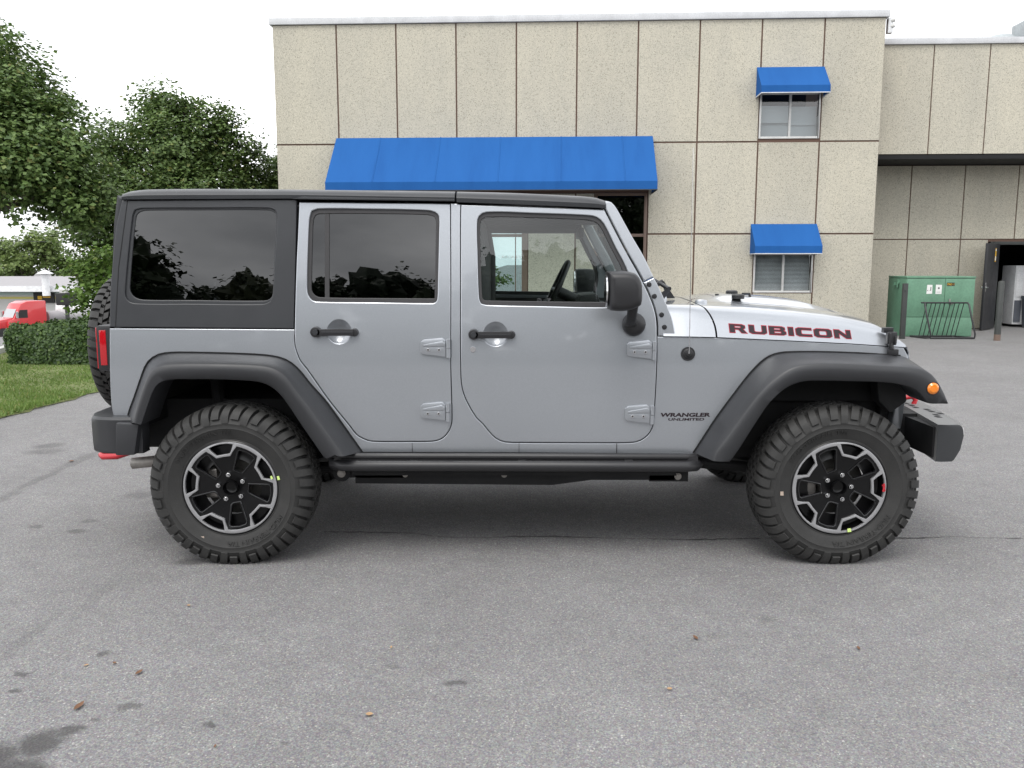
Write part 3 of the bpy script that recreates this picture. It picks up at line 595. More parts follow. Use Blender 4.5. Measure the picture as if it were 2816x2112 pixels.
# ---- hard top sides, roof
ht = T['hardtop']
for far in (False, True):
    o = plate('hardtop_side', 'hardtop', car, offset(spline(ht, .03, True, 40), -.002), (spline(T['quarter_recess'], .02),), .03, .004, .0, far=far)
    plate('recess_lip', 'hardtop', o, offset(spline(T['quarter_recess'], .02), .003), (offset(spline(T['quarter_glass'], .02), .004),), .008, .0035, .010, far=far)
    pane('quarter_glass', 'privacy', o, offset(spline(T['quarter_glass'], .02), .006), .0155, far=far)
    sm = T['hard_seam']; plate('corner_seam', 'jamb', o, [(p[0] - .0022, p[1]) for p in sm] + [(p[0] + .0022, p[1]) for p in sm[::-1]], (), .001, 0, -.0008, far=far)
RS = sorted(T['roof_sil']); RL = sorted(T['roof_low'])
def roof_sec(x, zt=None):
    zt = interp(RS, x) if zt is None else zt; zl = interp(RL, x); y0 = ysurf(x, zl) - .012; h = zt - zl
    o = [(y0 + .03, zl + .001), (y0, zl + .001), (y0 - .002, zl + .35*h), (y0 + .008, zl + .58*h), (y0 + .028, zl + .80*h), (y0 + .060, zl + .94*h), (y0 + .11, zt), (y0 + .30, zt + .012), (0, zt + .018)]
    p = [(x, a, c) for a, c in o]; return p + [(x, -a, c) for _, a, c in p[-2::-1]]
def roof(name, xs):
    b = MB(); b.loft([[(p[0] + .036*(abs(p[1])/.735)**5*max(0, 1 - (x + 2.022)/.14) if x < -1.88 else p[0], p[1], p[2]) for p in roof_sec(x)] for x in xs], True, True); return b.build(name, 'hardtop', car, 32)
roof('roof_shell', [-2.022, -2.0, -1.975, -1.94, -1.88, -1.78, -1.6, -1.4, -1.2, -1.0, -.8, -.6, -.386])
roof('roof_panel', [-.377, -.2, -.06, .05, .15, .22, .27, .30, .32, .334, .340])
b = MB(); b.box(-1.16, .335, -.70, .70, 1.735, 1.742); b.build('headliner', 'headliner', car, 0)
for s in (-1, 1): b = MB(); b.prism([(-1.165, 1.7675), (-1.12, 1.779), (-.386, 1.767), (-.386, 1.757)], 'y', s*.742, s*.7285); b.build('drip_rail', 'hardtop', car, 30, .002)
# rear of the hard top, tailgate
b = MB(); b.prism([(-2.064, 1.16), (-2.058, 1.32), (-2.046, 1.43), (-2.02, 1.66), (-2.004, 1.76), (-2.026, 1.79), (-2.05, 1.66), (-2.085, 1.32), (-2.085, 1.16)][::-1], 'y', -.69, .69); ob = b.build('hardtop_rear', 'hardtop', car, 30, .004)
b = MB(); b.add([(-2.091, -.55, 1.22), (-2.091, .55, 1.22), (-2.037, .52, 1.70), (-2.037, -.52, 1.70)], [(0, 1, 2, 3)]); b.build('rear_window', 'privacy', ob)
b = MB(); b.box(-2.085, -2.045, -.745, .745, .715, 1.15); b.build('tailgate', 'silver', car, 30, .012)

# ---- flares
def flare(name, c0, c1, c2, ysgn, n=56, tip=False):
    a = resample(spline(c0, .02, False, 60), n); m = resample(spline(c1, .02, False, 60), n); e = resample(spline(c2, .02, False, 60), n)
    b = MB(); rings = []
    for i in range(n):
        x0, z0 = a[i]; x1, z1 = m[i]; x2, z2 = e[i]; ya = yb(x0) + .006
        if z0 < .8: ya += (.8 - z0)**2*.14
        q = min(1, i/5, (n - 1 - i)/5) if not tip else min(1, i/5)
        ring = [(x0, ya + .03, z0), (x0, ya, z0), (x0*.8 + x1*.2, ya + (-.912 - ya)*.22, z0*.8 + z1*.2), (x0*.35 + x1*.65, ya + (-.922 - ya)*.72, z0*.35 + z1*.65),
                (x1*.93 + x0*.07, -.927, z1*.93 + z0*.07), (x1*.95 + x2*.05, -.935, z1*.95 + z2*.05), (x1*.6 + x2*.4, -.939, z1*.6 + z2*.4), (x2, -.934, z2), (x2 + (x2 - x1)*.05, -.924, z2 + (z2 - z1)*.05), (x2 + (x2 - x1)*.06, -.88, z2 + (z2 - z1)*.06), (x2 + (x2-x1)*.03, -.72, z2 + (z2-z1)*.03)]
        rings.append([(p[0], p[1]*ysgn*-1 if ysgn > 0 else p[1], p[2]) for p in ring])
    b.loft(rings, False, False)
    for r, rv in ((rings[0], False), (rings[-1], True)): b.add(r, [tuple(range(len(r)))[::-1 if rv else 1]])
    return b.build(name, 'flare', car, 65)
ffa = T['ff0'] + [(1.90, .975), (1.945, .915), (1.965, .86), (1.972, .81)]
ff1 = T['ff1'][:-4] + [(1.862, .945), (1.905, .895), (1.935, .845), (1.952, .808)]
for s in (-1, 1):
    flare('wheel_flare', T['rf0'], T['rf1'], T['rf2'][:-2] + [(-1.0, .535), (-.978, .552)], s); ff = flare('wheel_flare', ffa, ff1, T['ff2'], s, 64, True)
    b = MB(); b.lathe([(.0, -.012), (.018, -.010), (.027, -.003), (.0285, .004)], 24, (1.8745, 0, .878)); b.v = [(x, s*(.938 - y), z) for x, y, z in b.v]; mk = b.build('side_marker', 'amber', ff)
    b = MB(); b.lathe([(.0285, -.002), (.0315, -.002), (.0325, .006)], 24, (1.8745, 0, .878)); b.v = [(x, s*(.938 - y), z) for x, y, z in b.v]; b.build('marker_bezel', 'black', ff)
    for d0, nm in ((T['rf0'], 'flare_gasket'), (ffa[:12], 'flare_gasket')):
        sp = resample(spline(d0, .02, False, 60), 50); b = MB(); b.tube([(x, s*(abs(yb(x)) + .001 - (max(0, .8 - z)**2*.14)), z + .001) for x, z in sp], .0035, 6); b.build(nm, 'jamb', car)

# ---- rock rails
for s in (-1, 1):
    b = MB()
    for (za, ra, ya) in ((.5265, .0165, .826), (.484, .027, .848)):
        b.tube([(-1.0, s*(ya - .09), za), (-.985, s*(ya - .03), za), (-.94, s*ya, za), (-.4, s*ya, za - .001), (.3, s*ya, za - .003), (.74, s*ya, za - .005), (.79, s*(ya - .02), za - .006), (.815, s*(ya - .08), za - .006)], ra, 14)
    b.box(-.98, .80, min(s*.74, s*.835), max(s*.74, s*.835), .462, .525)
    rr = b.build('rock_rail', 'blackmetal', car, 40)
    for x in (-.59, -.06, .46): b = MB(); b.box(x - .02, x + .02, min(s*.82, s*.852), max(s*.82, s*.852), .500, .512); b.build('rail_bracket', 'blackmetal', rr, 30, .003)
b = MB()
for x in (-.6035, -.0752): b.box(x - .001, x + .001, -.7842, -.781, .536, .584)
b.box(.4063, .4097, -.7842, -.781, .53, .580); b.build('sill_seam', 'jamb', car, 0)

# ---- bumpers
b = MB()
ol = [(-2.200, -.60), (-2.192, -.74), (-2.165, -.815), (-2.11, -.855), (-2.04, -.868), (-1.985, -.868), (-1.90, -.86), (-1.90, -.78), (-2.06, -.72), (-2.06, .72), (-1.90, .78), (-1.90, .86), (-1.985, .868), (-2.04, .868), (-2.11, .855), (-2.165, .815), (-2.192, .74), (-2.200, .60)]
secs = []
for z, k in ((.545, .965), (.556, .985), (.60, .995), (.68, 1.0), (.712, .992), (.724, .975)): secs.append([(-2.02 + (x + 2.02)*k*(1 if z > .56 else .99), y*(.985 if k < .98 else 1)*1., z) for x, y in ol])
b.loft(secs, True, True); rb = b.build('rear_bumper', 'flare', car, 40)
for s in (-1, 1): b = MB(); b.prism([(-2.006, .706), (-1.895, .700), (-1.925, .548), (-2.018, .546)], 'y', s*.905, s*.80); b.build('bumper_end', 'flare', rb, 30, .010)
b = MB(); b.tube([(-2.10, -.45, .54), (-2.13, -.45, .47), (-2.22, -.455, .440), (-2.305, -.44, .434), (-2.33, -.41, .436), (-2.30, -.375, .440), (-2.17, -.37, .455), (-2.10, -.37, .53)], [.016, .017, .016, .016, .016, .016, .016, .014], 10); b.build('rear_tow_hook', 'red', car, 60)
b = MB(); fo = [(2.04, -.838), (2.095, -.830), (2.118, -.79), (2.20, -.40), (2.255, 0), (2.20, .40), (2.118, .79), (2.095, .830), (2.04, .838)]
bk = [(1.965, .83), (2.05, .32), (2.085, 0), (2.05, -.32), (1.965, -.83)]
ringf = []
for z, dx in ((.500, -.050), (.508, -.040), (.525, -.030), (.56, -.012), (.63, 0), (.655, -.004), (.673, -.012), (.681, -.022), (.684, -.034)): ringf.append([(x + dx*(1 if i < 9 else 0), y, z) for i, (x, y) in enumerate(fo + bk)])
b.loft(ringf, True, True); fb = b.build('front_bumper', 'bumper', car, 32)
b = MB()
for x, y in ((2.07, -.62), (2.09, -.56), (2.115, -.46), (2.12, -.40), (2.09, -.33), (2.10, -.26), (2.10, -.19), (2.13, -.52)): b.box(x - .012, x + .012, y - .02, y + .02, .6835, .6855)
b.build('bumper_hole', 'jamb', fb, 0)
for s in (-1, 1): b = MB(); b.box(1.96, 2.04, min(s*.80, s*.30), max(s*.80, s*.30), .515, .665); b.box(1.85, 2.05, min(s*.50, s*.40), max(s*.50, s*.40), .50, .68); b.build('bumper_bracket', 'dark', fb, 0)
for s in (-1, 1):
    b = MB(); b.tube([(2.06, s*.20, .68), (2.08, s*.20, .715), (2.13, s*.20, .725), (2.15, s*.20, .705), (2.14, s*.20, .68)], .014, 10); b.build('front_tow_hook', 'red', car, 60)
    b = MB(); b.prism([(1.70, .90), (1.84, .90), (1.86, .78), (1.78, .72), (1.72, .78)], 'y', min(s*.62, s*.72), max(s*.62, s*.72)); b.build('fender_liner', 'dark', car, 0, .01)

# ---- tail lamps, mirrors, aerial, fuel door
for s in (-1, 1):
    b = MB(); b.box(-2.135, -2.062, min(s*.775, s*.60), max(s*.775, s*.60), .938, 1.163); tl = b.build('tail_light', 'black', car, 30, .014)
    b = MB(); b.box(-2.141, -2.128, min(s*.765, s*.61), max(s*.765, s*.61), .95, 1.152); b.box(-2.118, -2.086, min(s*.768, s*.7785), max(s*.768, s*.7785), .968, 1.140); b.build('lamp_lens', 'redlens', tl, 30, .003)
    # mirror
    b = MB(); mo = spline(T['mirror'], .015)
    for y, d in ((0, .02), (.02, .002), (.05, 0), (.12, -.004), (.16, -.012), (.18, -.03), (.188, -.06)): pass
    rings = []
    cx, cz = .402, 1.336
    for y, k in ((-.90, .90), (-.905, .97), (-.93, 1.0), (-.98, 1.0), (-1.03, .985), (-1.06, .93), (-1.075, .84), (-1.082, .65)):
        rings.append([(cx + (x - cx)*k, -y*s*1. if False else (y if s < 0 else -y), cz + (z - cz)*k) for x, z in mo])
    b.loft(rings, True, True); mi = b.build('wing_mirror', 'black', car, 50)
    b = MB(); b.loft([[( .322 + (.0), s*(.995 + .065*cos(2*pi*k/20)), 1.336 + .075*sin(2*pi*k/20)) for k in range(20)], [(.316, s*(.995 + .06*cos(2*pi*k/20)), 1.336 + .07*sin(2*pi*k/20)) for k in range(20)]]); b.build('mirror_glass', 'chrome', mi)
    b = MB(); sec = lambda z, y, w: [(.4505 + .026*cos(2*pi*k/12)*w, s*(y + .028*sin(2*pi*k/12)*w), z) for k in range(12)]
    b.loft([sec(1.27, .955, 1.), sec(1.235, .935, .95), sec(1.20, .905, .95), sec(1.178, .875, 1.05), sec(1.165, .84, 1.1)]); b.build('mirror_arm', 'black', mi, 50)
    b = MB(); b.loft([[(.4795 + r*cos(2*pi*k/26), s*y, 1.170 + r*sin(2*pi*k/26)*1.02) for k in range(26)] for y, r in ((.776, .056), (.80, .056), (.82, .052), (.838, .040), (.845, .02))]); b.build('mirror_foot', 'black', mi, 40)
b = MB(); b.lathe([(.0, .016), (.010, .015), (.014, .008), (.022, .006), (.026, .002), (.034, .002), (.035, -.003)], 26, (.7464, 0, 1.026)); b.v = [(x, yb(x) - y, z) for x, y, z in b.v]; an = b.build('aerial_base', 'black', car)
b = MB(); b.tube([(.7464, -.808, 1.03), (.7462, -.815, 1.06), (.7445, -.80, 1.45), (.742, -.79, 2.0)], [.005, .0022, .0016, .0012], 6); b.build('aerial', 'chrome', car)

# ---- lettering
GL = {
 'R': [[(0,0),(0,1),(.86,1),(1.06,.86),(1.06,.60),(.92,.46),(1.16,0),(.80,0),(.60,.40),(.36,.40),(.36,0)], [(.36,.58),(.36,.80),(.72,.80),(.76,.76),(.76,.62),(.72,.58)]],
 'U': [[(0,1),(.36,1),(.36,.30),(.44,.22),(.80,.22),(.88,.30),(.88,1),(1.2,1),(1.2,.16),(1.02,0),(.2,0),(0,.16)]],
 'B': [[(0,0),(0,1),(.90,1),(1.10,.88),(1.10,.62),(1.0,.52),(1.16,.40),(1.16,.14),(.96,0)], [(.36,.60),(.36,.80),(.74,.80),(.78,.76),(.78,.64),(.74,.60)], [(.36,.20),(.36,.42),(.78,.42),(.82,.38),(.82,.24),(.78,.20)]],
 'I': [[(0,0),(0,1),(.36,1),(.36,0)]],
 'C': [[(1.1,.76),(1.1,1),(.2,1),(0,.84),(0,.16),(.2,0),(1.1,0),(1.1,.24),(.46,.24),(.38,.32),(.38,.68),(.46,.76)]],
 'O': [[(.2,0),(0,.16),(0,.84),(.2,1),(1.04,1),(1.24,.84),(1.24,.16),(1.04,0)], [(.44,.24),(.80,.24),(.88,.32),(.88,.68),(.80,.76),(.44,.76),(.36,.68),(.36,.32)]],
 'N': [[(0,0),(0,1),(.36,1),(.84,.42),(.84,1),(1.16,1),(1.16,0),(.82,0),(.34,.58),(.34,0)]]}
def word(name, txt, x0, z0, x1, z1, h, off2d, off, m, parent, far=False):
    tot = sum(max(p[0] for p in GL[c][0]) for c in txt) + .10*(len(txt) - 1)*1.6; sc = (x1 - x0)/tot; loops = []; u = 0
    for c in txt:
        for lp in GL[c]:
            q = [(x0 + (u + p[0])*sc, z0 + (z1 - z0)*((u + p[0])/tot) + p[1]*h) for p in lp]; loops.append(q)
        u += max(p[0] for p in GL[c][0]) + .16
    me = flat_mesh(loops, .0006, 0., off2d); me2 = plate(name, m, parent, None, (), off=off, surf=hood_y, far=far, cuts=.02, fontmesh=me); return me2
word('hood_lettering', 'RUBICON', .9535, 1.1285, 1.577, 1.0905, .0400, .0022, -.0012, 'decalred', hood); word('hood_lettering', 'RUBICON', .9535, 1.1285, 1.577, 1.0905, .0400, -.0008, -.0022, 'decal', hood)
yw = lambda x, z, d: (x, ysurf(x, z) - .0012 + (d if abs(d) < .001 else 0)*0 - (.0004 if d > 0 else 0), z)
lettering('fender_lettering', 'WRANGLER', 'decal', car, .249, .0205, lambda a, c, d: yw(.742 + a, .7250 + c, d), bold=.045, shear=.2)
lettering('fender_lettering', 'UNLIMITED', 'decal', car, .178, .0130, lambda a, c, d: yw(.747 + a, .7024 + c, d), bold=.03, shear=.2)

# ---- wheels
def carcass():
    b = MB(); h = [(.383, 0), (.383, .055), (.379, .080), (.369, .100), (.354, .115), (.338, .1235), (.322, .1300), (.3185, .1320), (.315, .1305), (.308, .1312), (.300, .1305), (.296, .132), (.292, .130), (.27, .1235), (.25, .116), (.241, .112), (.239, .1135), (.235, .113), (.231, .106), (.222, .100)]
    b.lathe([(r, -y) for r, y in h[::-1]] + h[1:], 88); N = 46
    for i in range(N):
        a0 = 2*pi*i/N; P = 2*pi/N
        def blk(prof, w0, w1, skew, c):
            # prof: (r, y) outline; angular half-widths at inner and outer edge
            n = len(prof); vs = []
            ys = [p[1] for p in prof]; ya, yz = min(ys, key=abs), max(ys, key=abs)
            for sg in (-1, 1):
                for r, y in prof:
                    t = (abs(y) - abs(ya))/max(1e-6, abs(yz) - abs(ya)); a = a0 + c + skew*t + sg*(w0*(1 - t) + w1*t)*P; vs.append((r*cos(a), y, r*sin(a)))
            b.add(vs, [tuple(range(n)), tuple(range(2*n - 1, n - 1, -1))] + [(k, k + n, (k+1) % n + n, (k+1) % n) for k in range(n)])
        for s in (-1, 1):
            lg = i % 2; c = P*.5*(s > 0)
            e = .318 if lg else .340
            blk([(.376, s*.054), (.4015, s*.056), (.4025, s*.070), (.3995, s*.084), (.393, s*.098), (.384, s*.111), (.371, s*.122), (.354, s*.130), (e + .004, s*.1335), (e, s*.1290), (.340, s*.119), (.360, s*.105)], .30 + .03*((i*5) % 3 - 1), .365 + .02*((i*7) % 3 - 1), -.06*s, c)
            blk([(.382, s*.032), (.403, s*.032), (.403, s*.054), (.382, s*.054)], .34, .28, .02, c + P*.45)
            blk([(.382, s*.004), (.403, s*.004), (.403, s*.029), (.382, s*.029)], .30, .36, -.03, c + P*.1)
    return b
cb = carcass()
def rot_shape(pts, ph): return [(r*cos(R(a + ph)), r*sin(R(a + ph))) for r, a in pts]
RIM = .2275
def rim_geo(ph):
    A = [75 + 72*k for k in range(5)]
    win = [[(r*RIM*cos(R(a + d)), r*RIM*sin(R(a + d))) for r, d in ((.955, 16), (.962, 8), (.964, 0), (.962, -8), (.955, -16), (.84, -14.5), (.752, -12), (.735, 0), (.745, 10.5), (.84, 14))] for a in A]
    con = []
    for a in A: con += [(r*RIM*cos(R(a + d)), r*RIM*sin(R(a + d))) for r, d in ((.920, -27), (.920, -21.0), (.80, -16.5), (.695, -12.6), (.686, 0), (.695, 12.6), (.80, 16.5), (.920, 21.0), (.920, 27), (.920, 33), (.920, 39))]
    slot = [[(r*RIM*cos(R(a + 36 + d)), r*RIM*sin(R(a + 36 + d))) for r, d in ((.83, -14), (.855, -11), (.862, 0), (.85, 10), (.82, 12.5), (.60, 14), (.375, 17), (.36, 8), (.36, -6), (.39, -12), (.60, -13.5))] for a in A]
    return win, con, slot, A
def dish(r): return .034*max(0, 1 - r/(RIM*.90))**.8
def rim_plate(name, m, parent, loops, th, bev, off, ph, ctr, s, dished, smooth=25):
    me = flat_mesh(loops, th, bev); bm = bmesh.new(); bm.from_mesh(me); bmesh.ops.remove_doubles(bm, verts=bm.verts, dist=1e-5)
    if dished:
        for k in range(10):
            a = pi*k/10; bmesh.ops.bisect_plane(bm, geom=bm.verts[:] + bm.edges[:] + bm.faces[:], dist=1e-5, plane_co=(0, 0, 0), plane_no=(cos(a), sin(a), 0))
        bmesh.ops.subdivide_edges(bm, edges=[e for e in bm.edges if e.calc_length() > .03], cuts=2, use_grid_fill=False)
    top = max(v.co.z for v in bm.verts)
    for v in bm.verts:
        x, z, d = v.co; r = sqrt(x*x + z*z); y = off + (top - d) + (dish(r) if dished else 0)
        cp, sp = cos(R(ph)), sin(R(ph)); X, Z = x*cp - z*sp, x*sp + z*cp
        v.co = (X*(1 if s < 0 else -1), y if s < 0 else -y, Z)
    bmesh.ops.recalc_face_normals(bm, faces=bm.faces); m2 = bpy.data.meshes.new(name); bm.to_mesh(m2); bm.free(); bpy.data.meshes.remove(me)
    m2.shade_smooth(); m2.set_sharp_from_angle(angle=R(smooth)); o = link(name, m2, m, parent); return o
def wheel(cx, cy, cz, s, ph, tphase, flat=True, rot=None):
    win, con, slot, A = rim_geo(ph)
    b = MB(); yo = s*.112
    b.lathe([(.236, s*.112), (.230, s*.116), (.2275, s*.112), (.216, s*.095), (.205, s*.05), (.200, -s*.05), (.222, -s*.10), (.236, -s*.11)], 64)
    w = b.build('wheel', 'gloss', car, 40); w.location = (cx, cy, cz)
    def place(o):
        return o
    # tyre
    t = MB(); ca, sa = cos(tphase), sin(tphase); z0 = -cz + .003
    t.v = [(x*ca - z*sa, y, x*sa + z*ca) for x, y, z in cb.v]; t.f = list(cb.f); t.mi = list(cb.mi)
    if flat: t.v = [(x*(1 + max(0, z0 - z)*.2), y*(1 + max(0, z0 + .02 - z)*.5), max(z, z0)) for x, y, z in t.v]
    ty = t.build('tyre', 'tyre', w, 35)
    for ta in (118, 298):
        me = flat_mesh(None, .003, 0., .0, 'MUD-TERRAIN T/A'); xs_ = [v.co.x for v in me.vertices]; ys_ = [v.co.y for v in me.vertices]; mx_, my_ = (max(xs_) + min(xs_))/2, min(ys_)
        for v in me.vertices:
            r_ = .266 + (v.co.y - my_)/(max(ys_) - my_ + 1e-9)*.022; a_ = R(ta) - (v.co.x - mx_)/(max(xs_) - min(xs_))*1.15; v.co = (r_*cos(a_)*(1 if s < 0 else -1), s*(.1205 + (r_ - .25)*.28 + (.0018 if v.co.z > 0 else -.002)), r_*sin(a_))
        link('tyre_lettering', me, 'tyre', w)
    rim_plate('rim_ring', 'machined', w, [[(RIM*cos(2*pi*k/80), RIM*sin(2*pi*k/80)) for k in range(80)], con] + win, .012, .002, -.1155, ph, None, s, False)
    # bright frame carries the five outer windows; the dark star lies inside it
    rim_plate('rim_spokes', 'gloss', w, [offset(con, .002)] + slot, .016, .003, -.1125, ph, None, s, True)
    b = MB(); b.lathe([(.222, s*.100), (.205, s*.068), (.175, s*.062), (.140, s*.075)], 48); b.build('rim_well', 'gloss', w, 40)
    for k in range(5):
        for dd in (-17.5, 17.5):
            a = R(A[k] + dd + ph); b = MB(); ux, uz = cos(a)*(1 if s < 0 else -1), sin(a); b.box(.165, .224, -.003, .003, .064, .106)
            b.v = [(ux*q[0] - uz*q[1], s*q[2], uz*q[0] + ux*q[1]) for q in b.v]; b.build('window_wall', 'gloss', w, 0)
    for sl_ in slot: rim_plate('slot_edge', 'edge', w, [offset(sl_, .006), offset(sl_, -.003)], .012, .004, -.1165, ph, None, s, True)
    b = MB(); b.lathe([(.0, -.062), (.024, -.062), (.029, -.065), (.034, -.078), (.034, -.10)][::1], 30); b.v = [(x, s*(abs(y) + .030 - .002) if False else s*(.0 - y + .022), z) for x, y, z in b.v]; b.build('hub_cap', 'gloss', w, 35)
    for k in range(5):
        a = R(A[k] + ph); x, z = .0635*cos(a)*(1 if s < 0 else -1), .0635*sin(a); y0 = .080
        b = MB(); b.cyl((x, s*y0, z), (0, s, 0), .0125, .022, 6, .0115); b.cyl((x, s*(y0 + .022), z), (0, s, 0), .0085, .007, 12, .005); b.build('lug_nut', 'chrome', w, 25)
        b = MB(); b.lathe([(.013, 0), (.0175, .0), (.019, -.004)], 18, (x, 0, z)); b.v = [(q[0], s*(y0 + .004 - q[1]*-1), q[2]) for q in b.v]; b.build('nut_seat', 'gloss', w)
    b = MB(); b.cyl((0, s*.005, 0), (0, s, 0), .152, .012, 40); b.cyl((0, s*.0, 0), (0, s, 0), .08, .07, 30)
    b.build('brake_disc', 'rotor', w, 30); b = MB(); b.box(-.17, -.085, min(s*-.03, s*.045), max(s*-.03, s*.045), -.07, .08); b.build('brake_caliper', 'steel', w, 0, .01)
    if rot: w.rotation_euler = rot
    return w
wr = wheel(-1.4735, -.786, .385, -1, 25, .3); wf = wheel(1.4735, -.786, .385, -1, 0, 1.1)
wheel(-1.4735, .786, .385, 1, 11, .9); wheel(1.4735, .786, .385, 1, 40, .5)
wheel(-2.285, .05, 1.0, -1, 20, .2, False, (0, 0, R(-90)))
b = MB(); b.box(-2.17, -2.08, -.08, .18, .88, 1.12); b.build('spare_carrier', 'dark', car, 30, .01)
def mark(m, parent, x, z, w, h, y=-.1245, rz=0.):
    b = MB(); c_, s_ = cos(rz), sin(rz); vs = [(x + a*c_ - d*s_, y, z + a*s_ + d*c_) for a, d in ((-w, -h), (w, -h), (w*.8, h), (-w, h*.9))]; b.add(vs + [(p[0], y + .002, p[2]) for p in vs], [(0,1,2,3), (4,7,6,5), (0,4,5,1), (1,5,6,2), (2,6,7,3), (3,7,4,0)]); return b.build('tyre_mark', m, parent)
mark('limetag', wr, .236, .051, .006, .010, -.118, .2); mark('limetag', wr, .204, .054, .005, .008, -.1205, .3); mark('beige', wr, -.143, -.246, .010, .008, -.127)
mark('limetag', wf, .058, -.209, .009, .009, -.121, .1); mark('beige', wf, -.282, -.022, .008, .010, -.1335)
b = MB(); 
for q in ((.213, .020, .004, .004), (.213, .010, .006, .005), (.213, -.002, .005, .006), (.212, -.012, .006, .004), (.206, .015, .003, .003), (.219, -.008, .003, .003)): b.box(q[0] - q[2], q[0] + q[2], -.1225, -.1205, q[1] - q[3], q[1] + q[3])
b.build('rim_emblem', 'red', wf, 0)

# ---- cabin
b = MB(); b.prism([(.64, 1.19), (.40, 1.235), (.30, 1.225), (.22, 1.16), (.24, 1.0), (.62, 1.0)], 'y', -.70, .70)
b.prism([(.42, 1.23), (.40, 1.285), (.30, 1.275), (.27, 1.22)], 'y', .20, .56); b.build('dashboard', 'interior', car, 30, .015)
b = MB(); N = 28; c0 = Vector((.155, .37, 1.30)); ax = Vector((-.90, 0, .42)).normalized(); u = Vector((0, 1, 0)); v = ax.cross(u)
b.loft([[c0 + (u*cos(2*pi*i/N) + v*sin(2*pi*i/N))*(.185 + .017*cos(2*pi*k/10)) + ax*.017*sin(2*pi*k/10) for k in range(10)] for i in range(N + 1)], True, False)
for a in (0, pi, -pi/2): b.tube([c0 - ax*.02, c0 + (u*cos(a) + v*sin(a))*.18], .016, 8)
b.tube([c0 - ax*.02, c0 - ax*.30], .035, 10); b.build('steering_wheel', 'black', car, 50)
def seat(x, y):
    b = MB(); rings = []
    for t, w, d in ((0, .24, .11), (.2, .26, .12), (.45, .25, .11), (.62, .20, .09), (.66, .10, .05)):
        px, pz = x - .22*t, 1.0 + t*.9*.9; rings.append([(px + d*.9*cos(a), y + w*sin(a), pz) for a in [2*pi*k/20 for k in range(20)]])
    b.loft(rings); b.box(x - .05, x + .45, y - .25, y + .25, .95, 1.08)
    hr = [[(x - .20 + d*cos(a), y + .13*w*sin(a), 1.545 + h) for a in [2*pi*k/16 for k in range(16)]] for h, w, d in ((-.02, .85, .03), (.02, 1, .05), (.10, 1, .05), (.14, .8, .03))]
    b.loft(hr); b.tube([(x - .19, y - .05, 1.5), (x - .20, y - .05, 1.56)], .008); b.tube([(x - .19, y + .05, 1.5), (x - .20, y + .05, 1.56)], .008)
    return b.build('seat', 'interior', car, 45)
seat(-.36, -.37); seat(-.36, .37)
b = MB(); b.box(-1.35, -1.0, -.6, .6, 1.0, 1.42); b.build('rear_seat', 'interior', car, 30, .05)
b = MB()
for s in (-1, 1):
    b.tube([(-.27, s*.64, 1.0), (-.27, s*.63, 1.5), (-.30, s*.60, 1.68)], .056, 12); b.tube([(.33, s*.60, 1.69), (-.43, s*.60, 1.69), (-1.3, s*.60, 1.69), (-1.85, s*.62, 1.2)], .04, 12)
b.tube([(-.32, -.60, 1.69), (-.32, .60, 1.69)], .04, 12); b.build('roll_bar', 'interior', car, 50)
b = MB(); b.tube([(-2.0, -.55, 1.20), (-1.75, -.50, 1.315), (-1.55, -.50, 1.315), (-1.35, -.52, 1.24)], .03, 10); b.build('cargo_cover', 'black', car, 50)
b = MB(); b.box(.26, .29, -.12, .12, 1.60, 1.66); b.build('rear_view_mirror', 'black', car, 30, .01)
# ------------------------------------------------------------------ ground
def sst(a, b, x): t = min(1, max(0, (x - a)/(b - a))); return t*t*(3 - 2*t)
def gz(x, y): return -5.2*min(1, max(0, (y - 10.5)/62))**.9*sst(-5.5, -8.5, x) if y > 10.5 else 0.
xs = [-700, -300, -150, -100, -80] + [-70 + 2.5*i for i in range(21)] + [-17 + .75*i for i in range(18)] + [-2, 2, 6, 12, 20, 40, 100, 300, 700]
ys = [-300, -120, -60, -30, -15, -8, -4, 0, 4, 8] + [10 + .75*i for i in range(12)] + [20 + 3*i for i in range(22)] + [90, 110, 140, 200, 400, 900]
b = MB(); b.v = [(x, y, gz(x, y)) for y in ys for x in xs]; n = len(xs)
b.f = [(j*n + i, j*n + i + 1, (j+1)*n + i + 1, (j+1)*n + i) for j in range(len(ys) - 1) for i in range(n - 1)]; b.mi = [0]*len(b.f)
tag(b.build('parking_lot', 'asphalt', None, 60, 0, False), kind='structure')
# crack running across under the car
CR = [(-1.142,-.396),(-.911,-.404),(-.631,-.42),(-.498,-.485),(-.249,-.499),(-.125,-.476),(.125,-.476),(.372,-.499),(.618,-.515),(.863,-.53),(1.113,-.515),(1.366,-.499),(1.7,-.50),(2.087,-.499),(2.273,-.476),(2.435,-.499),(2.634,-.507),(3.2,-.49),(4.,-.51)]
rc = random.Random(3); P = []
for (x0, y0), (x1, y1) in zip(CR, CR[1:]):
    k = max(2, int((x1 - x0)/.03))
    for i in range(k): P.append((x0 + (x1-x0)*i/k, y0 + (y1-y0)*i/k + rc.gauss(0, .0035)))
b = MB(); w = [max(.0012, .0034 + .0022*sin(i*.21) + rc.gauss(0, .0012)) for i in range(len(P))]
b.loft([[(x, y - q, .004), (x, y + q, .004)] for (x, y), q in zip(P, w)], False, False); tag(b.build('pavement_crack', 'crack', None, 0), kind='structure')
